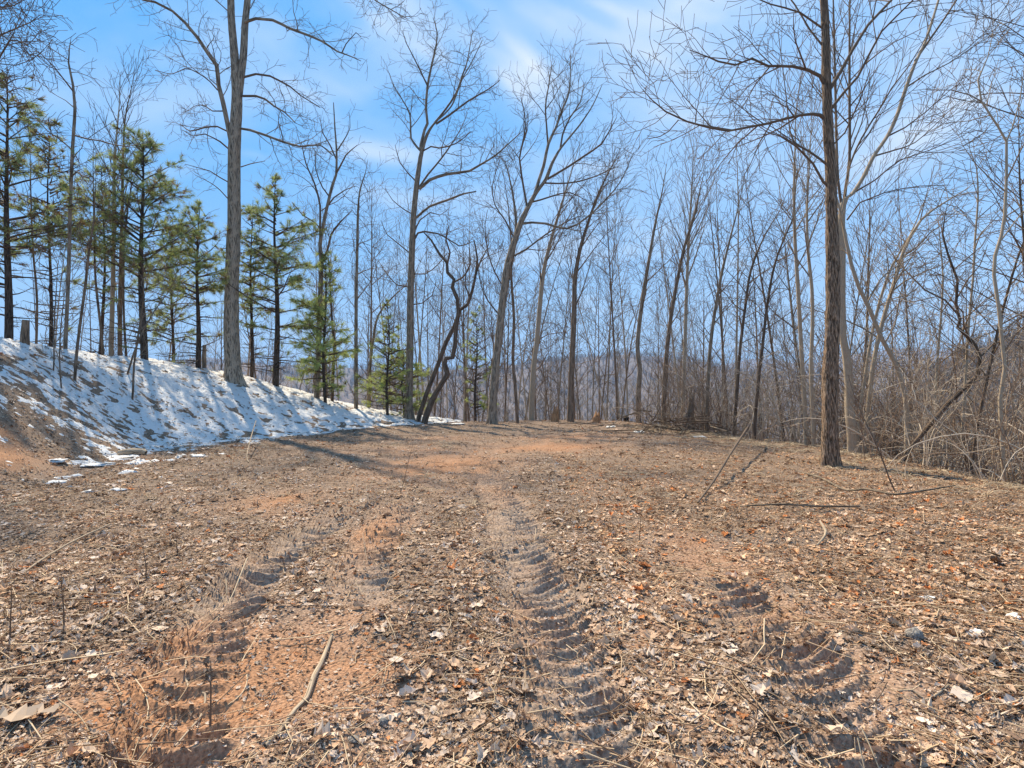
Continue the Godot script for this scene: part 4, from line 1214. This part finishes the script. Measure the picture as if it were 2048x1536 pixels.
func bramble_mesh(stems: int, height: float, spread: float, arch: float, P: Dictionary) -> ArrayMesh:
	var b := Buf.new()
	for k in stems:
		var an := rng.randf() * TAU
		var p := Vector3(cos(an), 0, sin(an)) * rng.randf() * 0.6
		var l := height * rng.randf_range(0.45, 1.3)
		var lean := spread * rng.randf_range(0.1, 1.3)
		var dir := Vector3(cos(an) * lean, 1.0, sin(an) * lean).normalized()
		var pts := PackedVector3Array([p - Vector3(0, 0.15, 0)])
		var r0 := rng.randf_range(0.006, 0.019)
		var rad := PackedFloat32Array([r0])
		var droop := arch * rng.randf_range(0.2, 1.4)
		for s in 11:
			dir = (dir + Vector3(rng.randfn() * 0.11, -0.03 * droop * s, rng.randfn() * 0.11)).normalized()
			pts.append(pts[s] + dir * l / 11.0)
			rad.append(lerpf(r0, 0.0035, (s + 1) / 11.0))
		b.tube(pts, rad, 4)
		twigs(b, pts, rad, l, 2 if r0 > 0.012 else 1, P, 0.25)
	return b.mesh()

func build_thicket() -> void:
	var P := {"seg": 0.25, "wiggle": 0.17, "lift": 0.02, "dense": 2.4, "ratio": 0.34, "open": 0.75, "tip": 0.0033, "short": 0.25, "most": 4}
	var forms := []
	for k in 6:
		forms.append(bramble_mesh(10, [3.4, 2.4, 4.0, 2.8, 3.6, 2.0][k], [0.25, 0.6, 0.3, 0.5, 0.35, 0.8][k], [0.3, 1.4, 0.5, 1.0, 0.2, 1.6][k], P))
	# along the drop at the right of the clearing, from near to far
	var at := []
	for k in 112:
		var d := rng.randf_range(7.5, 24.0)
		var off := rng.randf_range(0.25, 6.5)
		at.append({"d": d, "x": tab(EDGE_X, d) + off, "s": rng.randf_range(0.75, 1.25) * (0.62 if off < 1.0 else 1.0)})
	for k in 16:
		var d := rng.randf_range(24.0, 27.0)
		at.append({"d": d, "x": lerpf(-3.5, 8.0, (k + rng.randf()) / 16.0), "s": rng.randf_range(0.35, 0.6)})
	for k in 12:
		var d := rng.randf_range(19.0, 26.0)
		at.append({"d": d, "x": tab(TOPX, d) - rng.randf_range(-0.3, 2.0), "s": rng.randf_range(0.3, 0.6)})
	at.sort_custom(func(a, b): return a.x / a.d < b.x / b.d)
	var count := {}
	for a in at:
		var tone: String = ["cane_pale", "cane_grey", "cane_brown", "cane_brown"][rng.randi() % 4]
		var word: String = {"cane_pale": "pale", "cane_grey": "grey", "cane_brown": "brown"}[tone]
		var u: float = a.x / a.d
		var where := "on the crest of the bank" if u < -0.2 and a.s < 0.65 else "along the far crest" if a.d > 23.9 else "left of the furrowed trunk" if u < 0.5 else "right of the furrowed trunk" if u < 0.68 else "at the right edge of the picture"
		var key := word + where
		count[key] = count.get(key, 0) + 1
		var n: int = count[key]
		var label := "%s bramble bush %s, %s %s one from the left" % [word, where, WORDS[mini(n - 1, 29)], word]
		var o := MeshInstance3D.new()
		o.name = numbered("bramble_bush")
		o.mesh = forms[rng.randi() % forms.size()]
		o.material_override = M[tone]
		add_child(o)
		o.position = Vector3(a.x, ground_y(a.x, a.d), -a.d)
		o.rotation.y = rng.randf() * TAU
		o.scale = Vector3.ONE * a.s * clampf(1.0 - o.position.y * 0.25, 1.0, 1.8)
		tag(o, label, "bush", "bare bramble bushes round the clearing")

func build_litter() -> void:
	var shapes := []
	for k in 8:
		shapes.append(leaf_mesh(k))
	var litter := []
	var tint := []
	for k in 8:
		litter.append([])
		tint.append([])
	var near := []
	var ground: Node3D = get_node("ground")
	var add := func(x: float, d: float, size: float, lift: float, tilt: float) -> void:
		var t := settle(x, d, lift, tilt)
		t.basis = t.basis.scaled_local(Vector3(size, size * rng.randf_range(0.6, 1.5), size * rng.randf_range(0.75, 1.2)))
		var k := rng.randi() % 8
		var c := leaf_tone(x, d)
		if d < 4.2 and size > 0.085 and near.size() < 300 and absf(x) < d * 0.86 and d > 1.95:
			near.append([k, t, c])
			return
		litter[k].append(t)
		tint[k].append(c)
	# whole leaves
	for k in 68000:
		var d := 1.9 + 24.5 * pow(rng.randf(), 1.45)
		var x := rng.randf_range(-0.92, 0.92) * d
		if k % 9 == 0:
			x = rng.randf_range(-13.0, -6.0)
			d = rng.randf_range(7.0, 17.0)
		if x < -13.0 or x > tab(EDGE_X, d) + 2.5 or d > tab(EDGE_D, x) + 1.5:
			continue
		var b := bareness(x, d)
		if rng.randf() < b * 1.2:
			continue
		if snow_depth(x, d) > -0.03 and d > 9.0 and x < -1.5 and rng.randf() < 0.66:
			continue
		var size := rng.randf_range(0.03, 0.068) if rng.randf() < 0.86 else rng.randf_range(0.07, 0.12)
		add.call(x, d, size, rng.randf_range(0.004, 0.022) + (maxf(snow_depth(x, d), 0.0) if d > 9.0 and x < -1.5 else 0.0), 0.17)
	# crumbs and shreds
	for k in 190000:
		var d := 1.9 + 16.0 * pow(rng.randf(), 1.8)
		var x := rng.randf_range(-0.92, 0.92) * d
		if x > tab(EDGE_X, d) + 1.0 or x < -13.0:
			continue
		var b := bareness(x, d)
		if rng.randf() < b * 0.82:
			continue
		if snow_depth(x, d) > -0.03 and d > 9.0 and x < -1.5:
			continue
		add.call(x, d, rng.randf_range(0.012, 0.036), rng.randf_range(0.002, 0.012), 0.22)
	for k in 8:
		tag(scatter("leaf_litter", shapes[k], M.dead_leaf, litter[k], tint[k], self), "fallen brown leaves covering the clearing", "", "", "stuff")
	var by_tone := []
	for t in 14:
		var m := StandardMaterial3D.new()
		m.albedo_color = leaf_tone(0, 0).linear_to_srgb()
		m.roughness = 0.75
		m.backlight_enabled = true
		m.backlight = Color(0.35, 0.35, 0.35)
		by_tone.append(m)
	for q in near:
		var o := MeshInstance3D.new()
		o.name = "leaf"
		o.mesh = shapes[q[0]]
		o.material_override = by_tone[rng.randi() % by_tone.size()]
		ground.add_child(o, true)
		o.transform = q[1]
	var big := MeshInstance3D.new()
	big.name = "leaf"
	big.mesh = shapes[3]
	big.material_override = mat("large_leaf", Color(0.40, 0.29, 0.205), 0.9)
	ground.add_child(big, true)
	big.transform = Transform3D(Basis(Vector3.UP, 0.35).scaled_local(Vector3(0.27, 0.2, 0.22)), Vector3(-2.17, ground_y(-2.17, 2.72) + 0.03, -2.72))
	# twigs and stalks in the litter
	for v in 4:
		var xf := []
		var cols := []
		for k in 6500:
			var d := 1.9 + 20.0 * pow(rng.randf(), 1.6)
			var x := rng.randf_range(-0.92, 0.92) * d
			if x > tab(EDGE_X, d) + 1.5 or x < -10.0:
				continue
			if rng.randf() < bareness(x, d) * 0.8:
				continue
			var l := rng.randf_range(0.05, 0.15) if rng.randf() < 0.68 else rng.randf_range(0.15, 0.4)
			if k % 120 == 0:
				l = rng.randf_range(0.4, 0.9)
			var t := settle(x, d, rng.randf_range(0.008, 0.035), 0.13)
			var thin := minf(l, 0.2 + l * 0.25)
			t.basis = t.basis.scaled_local(Vector3(l, thin, thin))
			xf.append(t)
			var c: Color = [Color(0.62, 0.45, 0.28), Color(0.42, 0.29, 0.18), Color(0.20, 0.125, 0.08)][rng.randi() % 3]
			cols.append(c * rng.randf_range(0.8, 1.15))
		tag(scatter("litter_twigs", twig_mesh(v), M.litter_twig, xf, cols, self), "small twigs and stalks among the fallen leaves", "", "", "stuff")
	# crumbs of soil on the bare clay
	for v in 2:
		var lump := Buf.new()
		var ring := 5
		for j in ring:
			for k in 2:
				var a0 := TAU * j / ring
				var a1 := TAU * (j + 1) / ring
				var tip := Vector3(0.1, 0.6, -0.1) if k == 0 else Vector3(0, -0.4, 0)
				var w0 := 0.5 + 0.15 * sin(j * 2.1 + v)
				var w1 := 0.5 + 0.15 * sin((j + 1) % ring * 2.1 + v)
				var q0 := Vector3(cos(a0) * w0, 0.1 * sin(j * 1.7), sin(a0) * w0)
				var q1 := Vector3(cos(a1) * w1, 0.1 * sin((j + 1) % ring * 1.7), sin(a1) * w1)
				lump.tri(q0, q1, tip, q0 + q1 + tip)
		var cx := []
		var cc := []
		for k in 60000:
			var d := 1.9 + 9.0 * pow(rng.randf(), 1.7)
			var x := rng.randf_range(-0.92, 0.92) * d
			var b := bareness(x, d)
			if rng.randf() > b or (absf(track_dip(x, d)) > 0.003 and rng.randf() < 0.75):
				continue
			var t := settle(x, d, 0.0, 0.6)
			var z := rng.randf_range(0.003, 0.011) if rng.randf() < 0.94 else rng.randf_range(0.011, 0.024)
			t.basis = t.basis.scaled_local(Vector3(z, z * 0.55, z * rng.randf_range(0.7, 1.3)))
			cx.append(t)
			var r := clampf(redness(x, d), 0.0, 1.0)
			cc.append(Color(0.42, 0.31, 0.24).lerp(Color(0.50, 0.27, 0.15), r) * rng.randf_range(0.7, 1.25))
		tag(scatter("soil_crumbs", lump.mesh(), M.litter_twig, cx, cc, self), "crumbs of clay and grit on the bare soil", "", "", "stuff")
	# dry grass along the right edge
	var blade := Buf.new()
	for k in 14:
		var an := rng.randf() * TAU
		var dir := Vector3(cos(an) * 0.7, 1, sin(an) * 0.7).normalized()
		var p := PackedVector3Array([Vector3.ZERO])
		for s in 4:
			dir = (dir + Vector3(cos(an) * 0.3, -0.35, sin(an) * 0.3)).normalized()
			p.append(p[s] + dir * 0.075 * rng.randf_range(0.7, 1.3))
		blade.tube(p, PackedFloat32Array([0.003, 0.003, 0.0025, 0.002, 0.001]), 3)
	var gx := []
	var gc := []
	for k in 460:
		var d := rng.randf_range(6.0, 21.0)
		var x := tab(EDGE_X, d) + rng.randfn() * 0.6 + 0.1
		if k % 3 == 0:
			d = rng.randf_range(5.0, 16.0)
			x = rng.randf_range(-6.5, 6.0)
			if nz2.get_noise_2d(x * 6.0 + 50.0, d * 6.0) < 0.1:
				continue
		var t := settle(x, d, 0.0, 0.15)
		var s := rng.randf_range(0.5, 1.3)
		t.basis = t.basis.scaled_local(Vector3(s, s, s))
		gx.append(t)
		gc.append(Color(0.55, 0.42, 0.28) * rng.randf_range(0.75, 1.15))
	tag(scatter("dry_grass", blade.mesh(), M.litter_twig, gx, gc, self), "dry straw-coloured grass along the edge of the clearing", "", "", "stuff")

# a stick along traced ground points [px, py, width ...]: each lies on the ground, lifted by up cm
func stick(called: String, label: String, category: String, a: Array, material: String, rise: Array = [], group := "") -> MeshInstance3D:
	var p := PackedVector3Array()
	var r := PackedFloat32Array()
	var root := Vector3.ZERO
	for k in a.size() / 3:
		# walk out along the line of sight until it meets the ground
		var d := 1.6
		while d < 40.0:
			var q := at_px(a[k * 3], a[k * 3 + 1], d)
			if q.y <= ground_y(q.x, d):
				break
			d += 0.02 * d
		var q := at_px(a[k * 3], a[k * 3 + 1], d)
		q.y = ground_y(q.x, d) + 0.5 * a[k * 3 + 2] * d / FOCAL
		if rise.size() > k:
			q.y += rise[k]
		if k == 0:
			root = q
		p.append(q - root)
		r.append(maxf(0.003, 0.5 * a[k * 3 + 2] * d / FOCAL))
	var line := smooth_line(p, r, 0.06)
	var b := Buf.new()
	b.tube(line[0], line[1], 7)
	var o := part(called, b.mesh(), M[material], self)
	o.position = root
	tag(o, label, category, group)
	return o

func stone(label: String, x: float, d: float, size: Vector3, snowy := false) -> void:
	var b := Buf.new()
	var rows := 9
	var cols := 12
	var off := rng.randf() * 100.0
	for j in rows + 1:
		for i in cols + 1:
			var th := PI * j / rows
			var ph := TAU * (i % cols) / cols
			var n := Vector3(sin(th) * cos(ph), cos(th), sin(th) * sin(ph))
			var k := 1.0 + (1.0 if snowy else 0.35) * nz.get_noise_3d(n.x * 11.0 + off, n.y * 11.0, n.z * 11.0)
			b.v.append(n * size * k)
			b.n.append((n / size).normalized())
			b.uv.append(Vector2(i, j))
			b.c.append(Color.WHITE)
	for j in rows:
		for i in cols:
			var a := j * (cols + 1) + i
			b.i.append(a); b.i.append(a + cols + 1); b.i.append(a + 1)
			b.i.append(a + 1); b.i.append(a + cols + 1); b.i.append(a + cols + 2)
	var o := part("snow_patch" if snowy else "stone", b.mesh(), M.snow if snowy else M.stone, self)
	o.position = Vector3(x, ground_y(x, d) + size.y * (0.1 if snowy else 0.3), -d)
	o.rotation.y = rng.randf() * 3.0
	tag(o, label, "snow patch" if snowy else "stone", "small snow patches left on the clearing" if snowy else "")

func build_details() -> void:
	stick("fallen_stick", "long pale crooked stick lying on the bare orange clay in front", "stick", [530, 1512, 8, 560, 1475, 9, 590, 1435, 9.5, 612, 1410, 11, 628, 1370, 11, 640, 1340, 10, 655, 1300, 8, 665, 1272, 6], "stick_pale")
	stick("fallen_stick", "thin root-like stick curving down the left wheel track", "stick", [372, 1335, 4, 376, 1380, 5, 410, 1400, 5, 400, 1440, 5, 380, 1475, 4, 350, 1515, 4], "stick_pale")
	stick("fallen_stick", "short pale twig forming a V near the front centre", "stick", [800, 1408, 4, 840, 1420, 5, 880, 1438, 4.5], "stick_pale")
	stick("fallen_stick", "straight thin pole slanting on the leaves right of centre", "stick", [1395, 1010, 4, 1430, 975, 4.5, 1465, 935, 4.5, 1500, 893, 4], "twig_brown", [0.01, 0.1, 0.28, 0.5])
	stick("fallen_stick", "dark snapped stick lying on mud right of the right wheel track", "stick", [1690, 1288, 5, 1740, 1300, 7, 1775, 1312, 6.5, 1805, 1324, 4], "dark_bark")
	stick("fallen_stick", "looping pale root lying on the ground at the lower right", "stick", [1795, 1392, 4, 1825, 1395, 4.5, 1850, 1403, 5, 1880, 1398, 5, 1897, 1385, 4.5, 1890, 1378, 4], "stick_pale")
	stick("fallen_stick", "long pale root lying level across the mud on the right", "stick", [1675, 1272, 4, 1720, 1275, 5, 1770, 1282, 5, 1810, 1288, 3.5], "stick_pale")
	stick("fallen_stick", "short bent twig with a kink in the leaves on the right", "stick", [1640, 1062, 5, 1652, 1082, 5.5, 1645, 1092, 5, 1632, 1100, 4], "stick_pale", [0.08, 0.05, 0.02, 0.0])
	stick("fallen_stick", "long grey branch lying in the leaves below the furrowed trunk", "stick", [1590, 945, 3, 1640, 962, 4, 1690, 984, 4, 1735, 990, 4.5, 1790, 997, 4, 1850, 994, 4, 1910, 984, 2.5], "grey_bark", [0.0, 0.03, 0.02, 0.05, 0.03, 0.06, 0.08])
	stick("fallen_stick", "thin grey branch lying level in the leaves, nearer than the long grey one", "stick", [1480, 1018, 3, 1560, 1022, 4, 1640, 1024, 4, 1720, 1020, 3], "grey_bark", [0.02, 0.05, 0.04, 0.02])
	stick("fallen_log", "pale barkless log lying on the ground at the foot of the snow", "log", [238, 914, 12, 262, 913, 16, 285, 912, 14, 292, 912, 10], "stick_pale")
	stick("fallen_log", "dark log propped up in front of the thin trees at the far crest", "log", [1252, 846, 12, 1275, 838, 12, 1298, 830, 11], "brown_bark", [0.02, 0.12, 0.32])
	stick("fallen_stick", "pale bent twig standing in the ground beside the snow's edge", "stick", [497, 928, 2, 494, 920, 2, 503, 900, 2, 512, 885, 1.5], "stick_pale", [0.0, 0.08, 0.3, 0.5])
	stick("fallen_stick", "curved whitish twig near the front right corner of the centre track", "stick", [1418, 1375, 4, 1428, 1400, 5, 1446, 1425, 5, 1475, 1435, 4], "stick_pale")
	stick("fallen_stick", "thin straight stick slanting left across the leaf litter at the far left", "stick", [20, 1180, 3, 70, 1140, 4, 140, 1100, 4, 220, 1060, 3], "stick_pale", [0.01, 0.03, 0.05, 0.03])
	# bare seedlings standing in the clearing
	var seedlings := [[128, 1260, 118, "tall red-brown seedling stem at the left of the clearing"], [20, 1290, 120, "seedling stem at the left edge of the picture"], [292, 1155, 60, "short forked seedling in the leaf litter left of the wheel tracks"], [358, 1110, 42, "small seedling right of the short forked one"],
		[1278, 1085, 80, "upright seedling stem right of the centre track"], [800, 990, 110, "lone seedling stem standing on the bare clay in the middle distance"], [420, 1480, 130, "seedling stem bending over the left wheel track"], [1790, 985, 250, "tall dark seedling slanting left in front of the thicket"]]
	for s in seedlings:
		var d := 1.6
		while at_px(s[0], s[1], d).y > ground_y(at_px(s[0], s[1], d).x, d) and d < 40.0:
			d += 0.02 * d
		var root := at_px(s[0], s[1], d)
		var b := Buf.new()
		var h: float = s[2] * d / FOCAL
		var dir := Vector3(rng.randf_range(-0.2, 0.2), 1, rng.randf_range(-0.2, 0.2)).normalized()
		if s[2] > 200:
			dir = Vector3(-0.45, 1, 0)
		grow(b, Vector3.ZERO, dir, h, 0.006 if s[2] < 200 else 0.016, 1, {"seg": 0.12, "wiggle": 0.1, "lift": 0.05, "dense": 5.0, "ratio": 0.35, "open": 0.6, "tip": 0.002, "short": 0.06, "most": 4})
		var o := part("seedling", b.mesh(), M.twig_brown, self)
		o.position = Vector3(root.x, ground_y(root.x, d), -d)
		tag(o, s[3], "seedling")
	# stones and small snow patches
	stone("pale stone with snow beside it on the right", 2.34, 3.55, Vector3(0.05, 0.045, 0.045))
	stone("small round grey stone in the clay near the front", -0.58, 2.74, Vector3(0.024, 0.02, 0.022))
	stone("white pebble at the bottom of the clay patch", -0.42, 2.52, Vector3(0.022, 0.016, 0.02))
	stone("flat grey stone by the leaf litter in front", -0.68, 2.62, Vector3(0.03, 0.014, 0.024))
	var snow := [[1855, 1200, 12, 6, "small snow lump under the pale stone on the right"], [1950, 1272, 12, 6, "narrow snow scrap at the lower right"], [2030, 1238, 20, 5, "snow scrap at the right edge of the picture"], [240, 918, 60, 7, "flat snow patch beside the pale barkless log"], [200, 935, 30, 6, "snow patch below the pale log"], [110, 925, 22, 8, "snow patch on the lower left of the bank foot"],
		[115, 965, 24, 7, "snow patch under the red bank at left"], [395, 915, 22, 4, "thin snow streak on the leaves beyond the log"], [1222, 856, 12, 4, "snow scrap left of the propped dark log"], [1280, 864, 18, 4, "long snow scrap below the propped dark log"], [1400, 876, 12, 5, "snow scrap in front of the brush pile"], [180, 985, 14, 4, "nearest small snow scrap on the left"], [235, 985, 16, 5, "snow scrap right of the nearest small one on the left"], [918, 850, 16, 3, "snow streak near the foot of the zigzag trunk"]]
	for s in snow:
		var d := 1.6
		while at_px(s[0], s[1], d).y > ground_y(at_px(s[0], s[1], d).x, d) and d < 40.0:
			d += 0.02 * d
		var q := at_px(s[0], s[1], d)
		var k: float = d / FOCAL
		stone(s[4], q.x, d, Vector3(s[2] * k * 0.9, maxf(0.022, s[3] * k * 0.65), maxf(s[3] * k * 2.5, s[2] * k * 0.6)), true)
	# the brush pile at the crest
	var pile := thing("brush_pile", "low heap of dead sticks at the crest left of the furrowed trunk", "brush pile", Vector3(5.0, ground_y(5.0, 19.0), -19.0))
	for k in 60:
		var l := rng.randf_range(0.8, 2.6)
		var q := Vector3(rng.randfn() * 1.1, 0.0, rng.randfn() * 1.3)
		q.y = ground_y(5.0 + q.x, 19.0 - q.z) - pile.position.y + rng.randf_range(0.02, 0.5)
		var dir := Vector3(rng.randfn(), rng.randfn() * 0.28 + 0.1, rng.randfn()).normalized()
		var b := Buf.new()
		grow(b, q - dir * l * 0.5, dir, l, rng.randf_range(0.008, 0.03), 1, {"seg": 0.3, "wiggle": 0.12, "lift": -0.01, "dense": 2.0, "ratio": 0.35, "open": 0.7, "tip": 0.004, "short": 0.2, "most": 4})
		part("stick", b.mesh(), M[["twig_brown", "grey_bark", "dark_bark"][k % 3]], pile)
	# broken stumps at the crest
	for s in [[1110, 848, 805, 23.5, "broken_wood", "splintered orange stump at the far crest"], [1193, 850, 818, 23.0, "broken_wood", "short splintered stump beside the thin trees, right of the orange one"], [1380, 860, 775, 19.5, "brown_bark", "ragged broken trunk standing in the brush pile"]]:
		var root := at_px(s[0], s[1], s[3])
		root.y = ground_y(root.x, s[3]) - 0.05
		var h: float = EYE + (768.0 - s[2]) / FOCAL * s[3] - root.y
		var o := thing("broken_stump", s[5], "stump", root)
		var b := Buf.new()
		b.tube(PackedVector3Array([Vector3.ZERO, Vector3(0, h * 0.45, 0)]), PackedFloat32Array([0.17, 0.13]), 12)
		for k in 9:
			var an := TAU * k / 9.0
			var e := Vector3(cos(an), 0, sin(an)) * 0.09
			b.tube(PackedVector3Array([e + Vector3(0, h * 0.3, 0), e * 0.8 + Vector3(0.05, h * rng.randf_range(0.6, 1.0), 0)]), PackedFloat32Array([0.05, 0.004]), 5)
		part("trunk", b.mesh(), M[s[4]], o)
